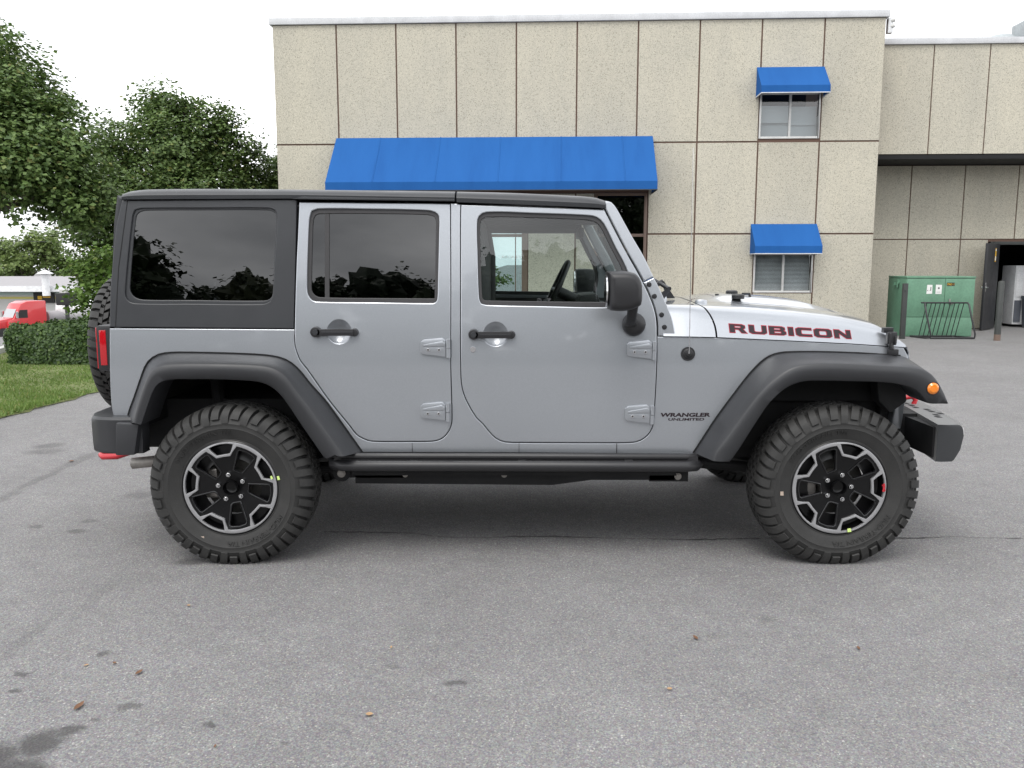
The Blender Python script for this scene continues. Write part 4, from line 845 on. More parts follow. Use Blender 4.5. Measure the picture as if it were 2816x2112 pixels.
# lawn with an uneven edge
EDGE = [(-5.35, -3.0), (-5.15, 0.), (-5.02, 2.0), (-4.97, 3.05), (-4.93, 3.6), (-4.88, 4.2), (-4.84, 4.71), (-4.80, 6.), (-4.85, 8.), (-4.9, 10.5), (-5.1, 14.), (-5.6, 20.), (-5.7, 26.)]
re_ = random.Random(5)
eg = [(x + re_.gauss(0, .018), y) for x, y in resample(EDGE, 150)]
def lawn_left(y): return -8.35 - (y - 8.84)*.28 if y > 3 else -6.7 + (3 - y)*.1
b = MB(); b.loft([[(lawn_left(y) + (x - lawn_left(y))*t, y, gz(lawn_left(y) + (x - lawn_left(y))*t, y) + (.03 if t < .97 else .006)) for t in (0, .2, .4, .6, .8, .95, .985, 1)] for x, y in eg], False, False)
tag(b.build('lawn_ground', 'soil', None, 60), kind='structure')
b = MB(); rg = random.Random(11)
for _ in range(42000):
    y = 1.8 + 8.*rg.random()**1.1; x1 = interp([(p[1], p[0]) for p in EDGE], y) + .02; x0 = max(lawn_left(y), -9.2); x = x0 + (x1 - x0)*rg.random()**.8
    h = rg.uniform(.025, .06)*(.8 + .5*noise.noise((x*1.5, y*1.5, 0))); a = rg.uniform(0, 2*pi); wd = rg.uniform(.006, .012); ln = rg.uniform(0, .04); z = gz(x, y) + .02; a2 = rg.uniform(0, 2*pi)
    b.add([(x - wd*cos(a), y - wd*sin(a), z), (x + wd*cos(a), y + wd*sin(a), z), (x + ln*cos(a2), y + ln*sin(a2), z + h)], [(0, 1, 2)])
tag(b.build('grass', 'grass', None, 0, 0, False), kind='stuff')
b = MB(); kb = [(-9.6, 13.2), (-8.75, 10.2), (-8.35, 8.84), (-7.9, 7.0), (-6.9, 3.0), (-6.7, 0), (-6.5, -4)]
b.loft([[(x - .16, y, gz(x, y) - .05), (x - .16, y, gz(x, y) + .10), (x - .01, y, gz(x, y) + .11), (x + .0, y, gz(x, y) - .05)] for x, y in kb], False, False); tag(b.build('kerb', 'farwall', None, 30), kind='structure')

# dry leaves on the asphalt
LV = [(-1.547,-2.26,.030,'brown curled dry leaf beside the dark wet patch at lower left'),(-1.451,-2.023,.022,'thin brown leaf on the open asphalt below the rear tyre'),(-1.669,-1.966,.013,'tiny tan leaf, left one of a close pair on the asphalt'),(-1.574,-1.948,.013,'tiny reddish leaf, right one of a close pair on the asphalt'),
      (-.575,-2.311,.020,'tan curled leaf in the middle of the foreground asphalt'),(-.573,-1.819,.012,'tiny yellow leaf on asphalt below the rear door'),(-1.501,-1.416,.014,'small tan leaf on asphalt just below the rear tyre'),(-3.388,1.282,.030,'dry leaf on the brown seam left of the rear bumper'),
      (-1.015,-2.494,.010,'dark brown crumb of leaf at the bottom of the pavement'),(.611,-1.736,.022,'orange brown leaf lying below the front door'),(.435,-2.142,.016,'faint tan leaf low on the asphalt right of centre'),(1.215,-1.826,.016,'small brown leaf on asphalt below the front tyre')]
rl = random.Random(9)
for x, y, r, lab in LV:
    b = MB(); a = rl.uniform(0, pi); pts = []
    for t, wd in ((-1, 0), (-.5, .42), (0, .55), (.5, .38), (1, 0)):
        for sg in (-1, 0, 1): pts.append((.66*r*(t*cos(a) - wd*sg*sin(a)), r*(t*sin(a) + wd*sg*cos(a)), .004 + r*(.35*abs(sg)*wd + .18*t*t)))
    fs = []
    for i in range(4):
        for k in range(2): fs.append((i*3 + k, i*3 + k + 1, (i+1)*3 + k + 1, (i+1)*3 + k))
    o = b.add(pts, fs).build('dry_leaf', 'deadleaf2' if ('tan' in lab or 'yellow' in lab) else 'deadleaf', None, 60, 0, False); o.location = (x, y, 0); tag(o, lab, 'leaf', 'dry leaves scattered on the asphalt')

# ------------------------------------------------------------------ building, local frame u (right), v (away), z
PSI = -2.7
BM = Matrix.Translation((.612*cos(R(-2.7)), 13 + .612*sin(R(-2.7)), 0)) @ Matrix.Rotation(R(PSI), 4, 'Z')
ORG = (.612*cos(R(PSI)), 13 + .612*sin(R(PSI)), 0)
def bld(name): o = empty(name, ORG, R(PSI)); return o
ob = bld('office_building'); tag(ob, 'two-storey pebble-stucco panel building with white coping behind the car', 'building')
J = [-.634 + 1.2192*k for k in range(-4, 7)]; J[0] = -5.61; J[-1] = 6.65
b = MB(); rj = random.Random(2)
def panel(u0, u1, z0, z1, v=0., g=.016, d=.03): b.box(u0 + g, u1 - g, v, v + d, z0 + g, z1 - g)
for k in range(10):
    u0, u1 = J[k], J[k+1]
    if k == 8: panel(u0, u1, 4.86, 6.26); 
    else: panel(u0, u1, 3.895, 6.26)
    if k == 0 or k in (7, 8, 9): panel(u0, u1, 2.065, 3.895)
    if k == 8: panel(u0, u1, 0, .868); panel(u0, u1, 1.675, 2.065)
    elif k in (0, 7, 9): panel(u0, u1, 0, 2.065)
panel(2.06, 3.022, 2.065, 3.895); panel(2.06, 3.022, 0, 2.065)
panel(-.40, .585, 0, 2.9); panel(.585, .98, 0, 2.9); b.box(-4.29, 2.05, .0, .03, 3.03, 3.88)
wl = b.build('wall', 'stucco', ob, 0, .004)
b = MB()
for u0, u1, z0, z1 in ((-5.60, -4.30, 0, 6.26), (-4.30, 2.06, 2.9, 6.26), (2.06, 4.245, 0, 6.26), (4.245, 5.455, 0, .875), (4.245, 5.455, 1.67, 3.96), (4.245, 5.455, 4.85, 6.26), (5.455, 6.64, 0, 6.26), (-.40, .98, 0, 2.9)): b.box(u0, u1, .018, .25, z0, z1)
b.box(6.42, 6.64, .25, 3., 0, 6.2); b.box(-5.60, -5.40, .25, 9., 0, 6.2); b.box(-5.60, 6.64, .25, 9., 6.1, 6.2); b.build('wall_core', 'joint', ob, 0)
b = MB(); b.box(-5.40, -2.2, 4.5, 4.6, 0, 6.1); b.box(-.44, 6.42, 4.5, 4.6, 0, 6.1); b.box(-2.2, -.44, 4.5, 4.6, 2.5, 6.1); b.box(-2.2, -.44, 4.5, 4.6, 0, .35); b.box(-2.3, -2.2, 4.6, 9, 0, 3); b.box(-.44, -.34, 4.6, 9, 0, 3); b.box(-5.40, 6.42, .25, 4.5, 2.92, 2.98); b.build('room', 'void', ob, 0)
b = MB(); b.box(-5.655, 6.695, -.05, .30, 6.255, 6.385); b.box(-5.655, -5.35, .30, 9., 6.255, 6.385); b.box(6.40, 6.695, .30, 9., 6.255, 6.385); b.build('roof_coping', 'coping', ob, 30, .006)
def window(u0, u1, z0, z1, parent, lower):
    f = MB(); t = .035
    for a in ((u0, u0 + t, z0, z1), (u1 - t, u1, z0, z1), (u0 + t, u1 - t, z0, z0 + .04), (u0 + t, u1 - t, z1 - t, z1)): f.box(a[0], a[1], -.005, .06, a[2], a[3])
    um = u0 + (u1 - u0)*.505; f.box(um - .022, um + .022, .0, .055, z0 + .04, z1 - t)
    w = f.build('window', 'cream', parent, 30, .003)
    for a, c_ in ((u0 + t, um - .022), (um + .022, u1 - t)):
        g = MB(); g.add([(a, .030, z0 + .04), (c_, .030, z0 + .04), (c_, .030, z1 - t), (a, .030, z1 - t)], [(0, 1, 2, 3)]); g.build('pane', 'winglass', w)
    if lower:
        g = MB(); n = 26
        for i in range(n):
            z = z0 + .05 + (z1 - z0 - .1)*i/n; g.add([(u0 + .04, .085, z), (u1 - .04, .085, z), (u1 - .04, .105, z + .019), (u0 + .04, .105, z + .019)], [(0, 1, 2, 3)])
        g.build('blind', 'white', w, 0); g = MB(); g.box(u0, u1, .25, .26, z0, z1); g.build('room_back', 'roomgrey', w, 0)
    else:
        g = MB(); g.box(u0 + .03, um, .12, .125, z0 + .32, z1 - .24); g.box(um, u1 - .03, .16, .165, z0 + .28, z1 - .25); g.box(u0, u1, .20, .21, z0, z0 + .45); g.build('shade', 'shade', w, 0)
window(4.25, 5.45, .872, 1.668, ob, True); window(4.25, 5.45, 3.955, 4.848, ob, False)
# storefront under the long awning
f = MB()
for u in (-4.27, -3.3, -2.2, -1.35, -.46): f.box(u - (.06 if u > -1 else .03), u + (.06 if u > -1 else .03), -.01, .09, 0, 2.9)
for u in (1.01, 2.02): f.box(u - .03, u + .03, -.01, .09, 0, 2.9)
for a, c_ in ((-4.24, -.46), (1.04, 1.99)):
    for z in (.04, 2.04, 2.87): f.box(a, c_, .0, .08, z - .03, z + .03)
f.box(-.66, -.64, .0, .05, .07, 2.09)
sf = f.build('storefront', 'bronze', ob, 30, .004)
for a, c_, m in ((-4.24, -1.38, 'shopglass'), (-1.32, -.52, 'mirrorglass'), (1.04, 1.99, 'shopglass')):
    g = MB(); g.add([(a, .04, .07), (c_, .04, .07), (c_, .04, 2.84), (a, .04, 2.84)], [(0, 1, 2, 3)]); g.build('pane', m, sf)
lettering('shop_lettering', "RACINE'S", 'paper', sf, .40, .055, lambda a, c_, d: (-.735 + a, .030 + d, 1.60 + c_))

wg = bld('warehouse_wing'); tag(wg, 'lower stucco wing with overhanging upper panels and an open dark doorway at right', 'building')
b = MB(); U = [6.65] + [6.81 + 1.13*k for k in range(1, 14)]
for u0, u1 in zip(U, U[1:]): panel(u0, u1, 3.72, 5.93, .80, .012)
Lw = [6.65, 6.92] + [6.92 + 1.165*k for k in range(1, 13)]
for u0, u1 in zip(Lw, Lw[1:]):
    panel(u0, u1, 2.0, 3.62, 1.9, .012)
    if u1 < 9.9: panel(u0, u1, 0, 2.0, 1.9, .012)
    elif u0 < 9.9: panel(u0, 9.86, 0, 2.0, 1.9, .012)
    elif u0 > 11.2: panel(u0, u1, 0, 2.0, 1.9, .012)
b.build('wall', 'stucco', wg, 0, .004)
b = MB(); b.box(6.65, 20, .82, 1.0, 3.73, 5.93); b.box(6.65, 9.87, 1.92, 2.1, 0, 3.62); b.box(11.2, 20, 1.92, 2.1, 0, 3.62); b.box(9.87, 11.2, 1.92, 2.1, 1.95, 3.62); b.box(6.65, 20, 1., 9., 5.8, 5.9); b.build('wall_core', 'joint', wg, 0)
b = MB(); b.box(6.65, 20, .80, 2.1, 3.63, 3.715); b.build('soffit', 'jamb', wg, 0)  # shadow under the overhang is painted in by this near-black colour
b = MB(); b.box(6.66, 20.05, .75, 1.1, 5.925, 6.045); b.build('roof_coping', 'coping', wg, 30, .006)
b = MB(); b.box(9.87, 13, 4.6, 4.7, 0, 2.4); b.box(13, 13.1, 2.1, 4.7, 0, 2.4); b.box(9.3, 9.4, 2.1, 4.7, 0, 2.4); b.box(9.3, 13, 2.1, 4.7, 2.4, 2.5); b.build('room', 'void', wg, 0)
b = MB(); b.box(9.90, 9.98, 1.86, 2.1, 0, 1.95); b.box(11.13, 11.2, 1.86, 2.1, 0, 1.95); b.box(9.93, 11.13, 1.86, 2.1, 1.88, 1.95); b.build('door_frame', 'post', wg, 30, .004)
dv = Vector((-.66, -.75)).normalized(); dm = Matrix.Translation((10.08, 1.86, 0)) @ Matrix.Rotation(atan2(dv.y, dv.x), 4, 'Z')
b = MB(); b.box(0, .92, -.022, .022, .02, 1.90, dm); dr = b.build('door', 'leafpaint', wg, 30, .004)
b = MB(); b.box(.80, .90, -.06, -.022, .93, .96, dm); b.box(.80, .90, .022, .06, .93, .96, dm); b.box(.84, .88, .022, .03, .85, 1.05, dm); b.build('door_handle', 'chrome', dr, 30, .004)
b = MB(); b.box(.25, .33, .0222, .0245, 1.50, 1.80, dm); b.build('door_sticker', 'yellow', dr, 0); b = MB(); b.box(.26, .32, .0245, .026, 1.53, 1.62, dm); b.box(.26, .32, .0245, .026, 1.74, 1.78, dm); b.build('sticker_patch', 'paper', dr, 0)
def inb(u, v, z): return tuple(BM @ Vector((u, v, z)))
# things inside the doorway
o = empty('white_cabinet', inb(11.22, 2.75, 0), R(PSI)); tag(o, 'white metal appliance standing inside the dark doorway', 'appliance')
b = MB(); b.box(-.42, .40, -.3, .3, .06, 1.42); b.build('body', 'white', o, 30, .02); b = MB(); b.box(-.40, .38, -.318, -.302, .70, 1.38); b.build('door', 'white', o, 30, .01); b = MB(); b.box(-.1, .0, -.323, -.318, 1.0, 1.12); b.build('panel', 'greyplastic', o, 0); b = MB(); b.box(-.40, -.25, -.321, -.303, .12, .62); b.build('lower_panel', 'greyplastic', o, 0)
o = empty('trash_bin', inb(11.32 - .15, 2.28, 0), R(PSI)); tag(o, 'grey plastic rubbish bin at the right edge of the doorway', 'bin')
b = MB(); b.lathe([(0, .02), (.20, .02), (.24, .66), (.23, .66), (.19, .05), (0, .05)], 24, axis='z'); b.build('body', 'greyplastic', o, 30); b = MB(); b.lathe([(.235, .66), (.262, .665), (.262, .73), (.235, .73)], 24, axis='z'); b.build('rim', 'greyplastic', o, 30)

# awnings
def awning(name, u0, u1, zt, zv, zb_, p, lab, flare_=0.):
    o = empty(name, inb((u0 + u1)/2, 0, zb_), R(PSI)); tag(o, lab, 'awning', 'blue fabric awnings'); c = (u0 + u1)/2; a, d = u0 - c, u1 - c; z1, z2 = zt - zb_, zv - zb_
    nn = max(4, int((u1 - u0)/.3)); b = MB(); rows = []
    for i in range(nn + 1):
        u = a + (d - a)*i/nn; sag = .012*(1 if 0 < i < nn else 0)*(.5 + .5*sin(i*2.1)); rows.append([(u, -.004, z1), (u, -p*.33, z1 + (z2 - z1)*.33 - sag*.8), (u, -p*.66, z1 + (z2 - z1)*.66 - sag), (u, -p, z2)])
    b.loft(rows, False, False)
    for i in range(3, nn - 1, 4): b.loft([[(p[0] - .012, p[1] - .003, p[2] + .003), (p[0], p[1] - .006, p[2] + .007), (p[0] + .012, p[1] - .003, p[2] + .003)] for p in rows[i]], False, False)
    b.build('canopy', 'canvas', o, 40, 0, False)
    b = MB(); b.loft([[(a + (d - a)*i/nn, -p - .002, z2), (a + (d - a)*i/nn, -p - .004 + .006*sin(i*1.7), 0.)] for i in range(nn + 1)], False, False); b.build('valance', 'canvas', o, 40, 0, False)
    for u in (a, d):
        b = MB(); b.prism([(-.004, z1 - .004), (-p, z2 - .002), (-p, .0), (-.004, -.03 if p < .6 else 0)], 'x', u - .002, u + .002); b.build('side_panel', 'canvas', o, 0)
    b = MB(); b.box(a, d, -p - .010, -p + .010, -.014, -.001); b.box(a - .004, a + .010, -p, -.004, -.020, -.004); b.box(d - .010, d + .004, -p, -.004, -.020, -.004); b.build('frame', 'white' if p < .6 else 'post', o, 0)
    return o
awning('window_awning', 4.165, 5.49, 5.335, 4.90, 4.77, .45, 'small blue awning over the upper window, the higher of two')
awning('window_awning', 4.165, 5.49, 2.262, 1.81, 1.668, .45, 'small blue awning over the lower window, below the other small one')
awning('storefront_awning', -4.344, 2.13, 4.02, 3.04, 2.885, 1.0, 'long blue awning over the storefront, just above the car roof')

# roof fittings
b = MB(); b.box(-.96, .98, 1.4, 2.3, 6.2, 6.64); b.box(-1.0, 1.02, 1.36, 2.34, 6.64, 6.68); o = b.build('rooftop_unit', 'bronze', None, 30, .01); o.matrix_world = BM; tag(o, 'low brown rooftop unit peeking above the white coping', 'rooftop unit')
o = empty('exhaust_fan', (12.78, 18.6, 5.92), R(PSI)); tag(o, 'pale domed roof ventilator with square hood at the upper right corner', 'roof ventilator')
b = MB(); b.lathe([(0, 1.52), (.25, 1.48), (.48, 1.30), (.62, 1.0), (.66, .6), (.66, 0)], 28, axis='z'); b.build('dome', 'fan', o, 50)
b = MB(); b.box(.38, 1.9, -.85, .25, 1.22, 1.78); b.build('hood', 'fan', o, 30, .03); b = MB(); b.box(.45, 1.8, -.75, .15, -.3, 1.22); b.build('curb', 'greyplastic', o, 0)
o = empty('roof_floodlight', inb(6.72, .12, 6.1), R(PSI)); o.scale = (.65, .65, .65); tag(o, 'small bracket light on the corner of the roof coping', 'light')
b = MB(); b.tube([(0, 0, -.05), (.07, -.06, .05), (.10, -.08, .14)], .025, 8); b.build('bracket', 'greyplastic', o); b = MB(); b.cyl((.06, -.1, .14), (.9, -.2, .35), .045, .10, 12, .055); b.cyl((.06, -.1, -.02), (.9, -.2, .25), .045, .10, 12, .055); b.build('lamp', 'farwall', o)
b = MB(); b.box(6.70, 6.80, .04, .16, 5.97, 6.26); o = b.build('rain_pipe', 'white', None, 30, .01); o.matrix_world = BM; tag(o, 'short white downpipe at the roof step between both buildings', 'pipe')

# transformer box, rack, posts
o = empty('electrical_box', (7.80, 12.29, 0), R(-1.0)); tag(o, 'green metal transformer cabinet with PAD 1 plate beside the wall', 'transformer box')
b = MB(); b.box(0, 1.37, 0, .85, .0, 1.17); b.build('body', 'boxgreen', o, 30, .008)
b = MB(); b.box(-.004, 1.374, -.018, .856, 1.172, 1.21); b.build('lid', 'boxgreen', o, 30, .008)
for a, c_ in ((.012, .765), (.775, 1.358)):
    b = MB(); b.box(a, c_, -.016, -.001, .40, 1.16); d_ = b.build('door', 'boxgreen', o, 30, .004)
    if a > .5:
        h = MB(); h.box(.86, .885, -.04, -.016, .66, .76); h.cyl((.90, -.03, .67), (0, -1, 0), .02, .02, 12); h.cyl((.935, -.03, .67), (0, -1, 0), .015, .02, 12); h.build('handle', 'steel', d_, 30, .003)
b = MB(); b.box(.012, 1.358, -.014, -.001, .02, .388); b.build('base_panel', 'boxgreen', o, 30, .004)
b = MB(); b.box(-.05, -.002, .3, .36, 1.06, 1.14); b.box(-.05, -.03, .3, .36, .98, 1.06); b.box(-.05, -.002, .45, .5, 1.02, 1.08); b.build('hinge_hook', 'boxgreen', o, 0)
b = MB(); b.box(.80, .955, -.0185, -.0162, 1.02, 1.085); p_ = b.build('name_plate', 'ink', o, 0)
lettering('plate_lettering', 'PAD 1', 'yellow', p_, .13, .042, lambda a, c_, d: (.8775 + a, -.0195 + d, 1.0525 + c_), bold=.01)
for x, w_ in ((.405, .115), (.585, .120)):
    b = MB(); k = .004 if x < .5 else 0; b.prism([(x, .86), (x + w_, .86 + k), (x + w_ - k, 1.04), (x + k*2, 1.045 - k)], 'y', -.018, -.0163); q = b.build('notice', 'paper', o, 0)
    b = MB(); 
    if x > .5: b.cyl((x + .06, -.0185, .975), (0, -1, 0), .018, .0008, 16); b.box(x + .02, x + .1, -.0188, -.0181, .885, .888); b.box(x + .02, x + .1, -.0188, -.0181, .90, .903)
    else: b.box(x + .075, x + .09, -.0188, -.0181, .93, 1.0); b.box(x + .06, x + .09, -.0188, -.0181, .925, .935); b.box(x + .015, x + .03, -.0188, -.0181, .92, .935)
    b.build('print', 'post', q, 0)
o = empty('bike_rack', (8.0, 11.8, 0), R(-1)); tag(o, 'black tubular bike rack in front of the green cabinet', 'bike rack')
b = MB()
for x in (-.02, .84):
    sg = -1 if x < 0 else 1; b.tube([(x + .03*(x < 0), .10, .70), (x + .01, .05, .66), (x + .02, -.04, .45), (x + .07, -.14, .10), (x + .07, -.13, .03), (x + .0, -.05, .022), (x - .10, .35, .022)], .017, 10)
b.tube([(-.06, .10, .70), (.84, .10, .70)], .017, 10); b.tube([(.05, -.13, .022), (.91, -.13, .022)], .017, 10); b.tube([(-.13, .35, .022), (.72, .35, .022)], .017, 10); b.build('frame', 'blackmetal', o, 40)
for k in range(9):
    x = .05 + .0875*k + (.02 if k > 4 else 0); b = MB(); b.tube([(x, .10, .69), (x - .01, .33, .03)], .008, 8); b.build('bar', 'blackmetal', o)
b = MB(); b.box(-.045, .045, -.035, .035, 0, 1.08); b.box(-.025, .0, -.045, -.035, .93, .96); o = b.build('guard_post', 'post', None, 30, .008); o.location = (7.55, 11.78, 0); tag(o, 'flat dark steel post at the corner of the green cabinet', 'post', 'posts guarding the wing')
b = MB(); b.lathe([(0, 1.14), (.04, 1.135), (.058, 1.11), (.058, 0), (0, 0)], 20, axis='z'); b.cur = 1; b.lathe([(.0588, .0), (.0588, .12)], 20, axis='z'); o = b.build('guard_post', ['post', 'bronze'], None, 40, 0, False); o.location = (9.19, 11.38, 0); tag(o, 'round dark pipe bollard in front of the doorway', 'post', 'posts guarding the wing')

# ------------------------------------------------------------------ plants
def leaf(b, p, n, s, rnd, droop=.3):
    d = Vector((rnd.gauss(0, 1), rnd.gauss(0, 1), rnd.gauss(-droop, .6))).normalized(); n = Vector(n); a = d - n*d.dot(n)
    if a.length < .05: a = n.orthogonal()
    a.normalize(); c = n.cross(a); p = Vector(p); w = s*.42
    b.add([p, p + a*s*.45 + c*w + n*s*.08, p + a*s, p + a*s*.45 - c*w + n*s*.08], [(0, 1, 2), (0, 2, 3)])
def crown(blobs, count, size, seed, spread=.16, droop=.4, clump=18):
    rnd = random.Random(seed); b = MB(); tot = sum(r*r for *_, r in blobs)
    for x, y, z, r in blobs:
        m = int(count*r*r/tot/clump)
        for _ in range(m):
            u = Vector((rnd.gauss(0, 1), rnd.gauss(0, 1), rnd.gauss(0, 1))).normalized(); k = rnd.uniform(.55, 1.) if rnd.random() < .75 else rnd.uniform(.15, .6)
            u = Vector((u.x, u.y, u.z)); q = Vector((x, y, z)) + u*r*k*(1 + .30*noise.noise(u*1.9 + Vector((x, y, z)))); tw = (u + Vector((rnd.gauss(0, .35), rnd.gauss(0, .35), -.25))).normalized(); L = rnd.uniform(.7, 1.5)*spread*2.6; br = rnd.gauss(0, .16)
            for j in range(clump):
                tp = 1 - .5*j/clump; pp = q + tw*(L*(j/clump - .4)) + Vector((rnd.gauss(0, spread*tp), rnd.gauss(0, spread*tp), rnd.gauss(0, spread*.55*tp)))
                nn = (u*(.5 + br) + Vector((0, 0, .8 - br)) + Vector((rnd.gauss(0, .42), rnd.gauss(0, .42), rnd.gauss(0, .42)))).normalized(); leaf(b, pp, nn, size*rnd.uniform(.7, 1.25), rnd, droop)
    return b
def tree(name, base, blobs, count, size, seed, lab, leafm='leaf', trunk_r=.16, group=None, spread=.16):
    o = empty(name, base); tag(o, lab, 'tree', group); bx = Vector(base)
    b = crown([(x - bx.x, y - bx.y, z - bx.z, r) for x, y, z, r in blobs], count, size, seed, spread); b.build('crown', leafm, o, 0, 0, False)
    cx = sum(q[0]*q[3] for q in blobs)/sum(q[3] for q in blobs) - bx.x; cy = sum(q[1]*q[3] for q in blobs)/sum(q[3] for q in blobs) - bx.y; zt = max(q[2] for q in blobs) - bx.z
    zl = min(q[2] - q[3]*.3 for q in blobs) - bx.z; b = MB(); mid = Vector((cx*.5, cy*.5, max(.4, zl*.8)))
    b.tube([(0, 0, -.1), (mid.x*.3, mid.y*.3, mid.z*.5), tuple(mid), (cx, cy, zt*.8)], [trunk_r*1.25, trunk_r, trunk_r*.8, trunk_r*.15], 10)
    for x, y, z, r in blobs:
        e = Vector((x, y, z)) - bx; s0 = mid.lerp(Vector((cx, cy, zt*.8)), .25 + .3*((x*7.3) % 1)); m = s0.lerp(e, .5) + Vector((0, 0, .2*r)); b.tube([s0, m, e], [trunk_r*.42, trunk_r*.28, trunk_r*.08], 6)
    b.build('trunk', 'bark', o, 50); return o
A_ = [(-10.6,12.4,5.6,.75),(-10.2,12.2,5.0,.9),(-9.25,11.8,4.5,.75),(-9.6,11.2,4.2,1.1),(-8.85,11.0,3.5,.95),(-8.35,11.2,3.65,.55),(-8.25,11.0,3.0,.75),(-8.8,10.4,3.1,.75),(-8.15,10.8,2.6,.5),(-8.0,10.9,2.3,.3),(-9.6,10.5,3.5,1.0),(-10.3,11.5,4.8,1.2),(-10.2,10.6,3.3,.85),(-7.8,11.1,2.7,.36),(-8.5,11.4,4.2,.35)]
tree('maple_tree', (-11.2, 11.8, gz(-11.2, 11.8)), A_, 46000, .092, 21, 'tall drooping maple at the left edge, nearest of the trees', trunk_r=.22, group='maples beside the building', spread=.15)
B_ = [(-9.0,17.1,4.8,.95),(-8.1,17.1,4.55,1.0),(-9.75,16.3,4.2,.9),(-7.6,17.1,4.2,.95),(-8.4,16.2,3.9,1.2),(-9.6,15.6,3.3,1.1),(-6.95,17.5,3.3,.9),(-8.5,15.6,2.9,1.1),(-10.1,15.6,2.5,.8),(-7.4,16.0,2.9,1.1),(-9.5,15.6,1.95,1.0),(-8.6,15.8,1.9,1.0),(-7.3,16.4,1.9,1.0),(-8.9,16.8,5.45,.45),(-8.2,16.9,5.35,.5),(-7.3,16.9,4.95,.5),(-6.9,17.2,4.2,.6)]
tree('maple_tree', (-8.6, 16.6, gz(-8.6, 16.6)), B_, 60000, .092, 22, 'round dark green maple right behind the black hard top', trunk_r=.18, group='maples beside the building', spread=.14)
C_ = [(-6.6,18.4,3.5,.8),(-6.1,18.6,3.2,.8),(-6.6,18.3,2.6,.9),(-5.9,18.9,2.6,.9),(-6.9,18.6,2.0,.9),(-6.25,18.5,4.05,.4)]
tree('maple_tree', (-6.5, 18.6, gz(-6.5, 18.6)), C_, 22000, .092, 23, 'smaller maple tucked against the left corner of the building', trunk_r=.12, group='maples beside the building', spread=.14)
o = empty('young_shrub', (-7.5, 10.6, gz(-7.5, 10.6))); tag(o, 'bright light-green shrub above the hedge, left of the hard top', 'shrub')
b = crown([(-.1,-.3,1.35,.38),(.2,-.2,1.5,.32),(-.25,-.3,.95,.35),(.2,-.2,.95,.42),(.35,0,1.25,.4),(0,.1,1.15,.45),(.1,.1,.5,.4)], 3600, .085, 31, .10); b.build('foliage', 'leaflight', o, 0, 0, False)
b = MB()
for a in range(5): b.tube([(0, 0, -.05), (.12*cos(a*1.3), .12*sin(a*1.3), .6), (.35*cos(a*1.3), .35*sin(a*1.3), 1.3)], [.02, .014, .005], 6)
b.build('stem', 'bark', o)
o = empty('garden_shrub', (-2.9, 31, 0)); tag(o, 'green shrubs far behind, glimpsed through the lobby glass and car window', 'shrub')
b = crown([(-1.5+.6*i, (i*37 % 5)*.2, .75 + .45*((i*7) % 3)/2, .62) for i in range(7)] + [(.2,.2,1.75,.35),(-.9,.1,1.7,.3)], 3000, .14, 33, .12); b.build('foliage', 'leaf', o, 0, 0, False)
# clipped hedge
o = empty('hedge', (-6.2, 8.6, 0)); tag(o, 'clipped dark green box hedge on the lawn left of the spare tyre', 'hedge')
b = MB(); rh = random.Random(41)
def hz(x): return .56 + .05*noise.noise((x*1.1, 3, 0)) + 0.045*x
faces = []
for _ in range(26000):
    f = rh.random(); x = rh.uniform(-1.2, 1.6); y = rh.uniform(-1.35, 1.6); z = rh.uniform(.04, .57)
    if f < .45: x = max(x, -1.05 - .27*z); p = (x, -1.35 + .10*(z/.6 - .5), z); n = Vector((0, -1, .25))
    elif f < .80: p = (x, y, hz(x)); n = Vector((0, 0, 1))
    elif f < .95: p = (-1.05 - .27*z, y, z); n = Vector((-1, 0, .25))
    else: p = (1.6, y, z); n = Vector((1, 0, .25))
    n = (n.normalized() + Vector((rh.gauss(0, .45), rh.gauss(0, .45), rh.gauss(0, .45)))).normalized(); p = list(p); tq = max(0, (p[2] - .28)/.28); eg_ = max(0, (-1.05 - p[1])/.3); el = max(0, (-.85 - p[0])/.3)
    if f < .45: p[1] += .20*tq**2.2
    elif f < .80: p[2] -= .15*eg_**2 + .15*el**2
    elif f < .95: p[0] += .20*tq**2.2
    w_ = Vector(p); k = noise.noise(w_*3.1)*.05 + noise.noise(w_*1.3)*.07; w_ += n*(k + rh.gauss(0, .022)); leaf(b, w_, n, rh.uniform(.035, .06), rh, 0)
b.build('foliage', 'hedge', o, 0, 0, False)
b = MB(); b.box(-.95, 1.58, -1.2, 1.55, .03, .36); b.build('dark_core', 'dark', o, 0)  # solid dark box fills the hedge behind the leaves

# ------------------------------------------------------------------ across the road
o = empty('low_building', (-60, 96, -5.2)); tag(o, 'long low pale building with grey roof far across the road', 'building')
b = MB(); b.box(-30, 11, 0, 14, 0, 3.6); b.build('wall', 'farwall', o, 0)
b = MB(); b.box(-30, 11.02, -.05, 0, 3.0, 3.35); b.build('teal_band', 'teal', o, 0); b = MB(); b.box(-30, 11.02, -.05, 0, 2.55, 2.8); b.build('yellow_band', 'yband', o, 0)
b = MB(); b.prism([(-1.6, 3.55), (7, 5.1), (15, 3.55)], 'x', -30, 9.5); b.build('roof', 'farroof', o, 0); b = MB(); b.box(-30, 9.7, -1.75, -1.62, 3.45, 4.1); b.build('fascia', 'white', o, 0)
b = MB(); b.lathe([(.42, 3.0), (.42, 5.5), (.30, 5.52)], 14, (6.2, -2.2, 0), 'z'); b.lathe([(.9, 5.55), (0, 6.0)], 14, (6.2, -2.2, 0), 'z'); b.lathe([(.8, 5.5), (.9, 5.55)], 14, (6.2, -2.2, 0), 'z'); b.build('flue', 'white', o)
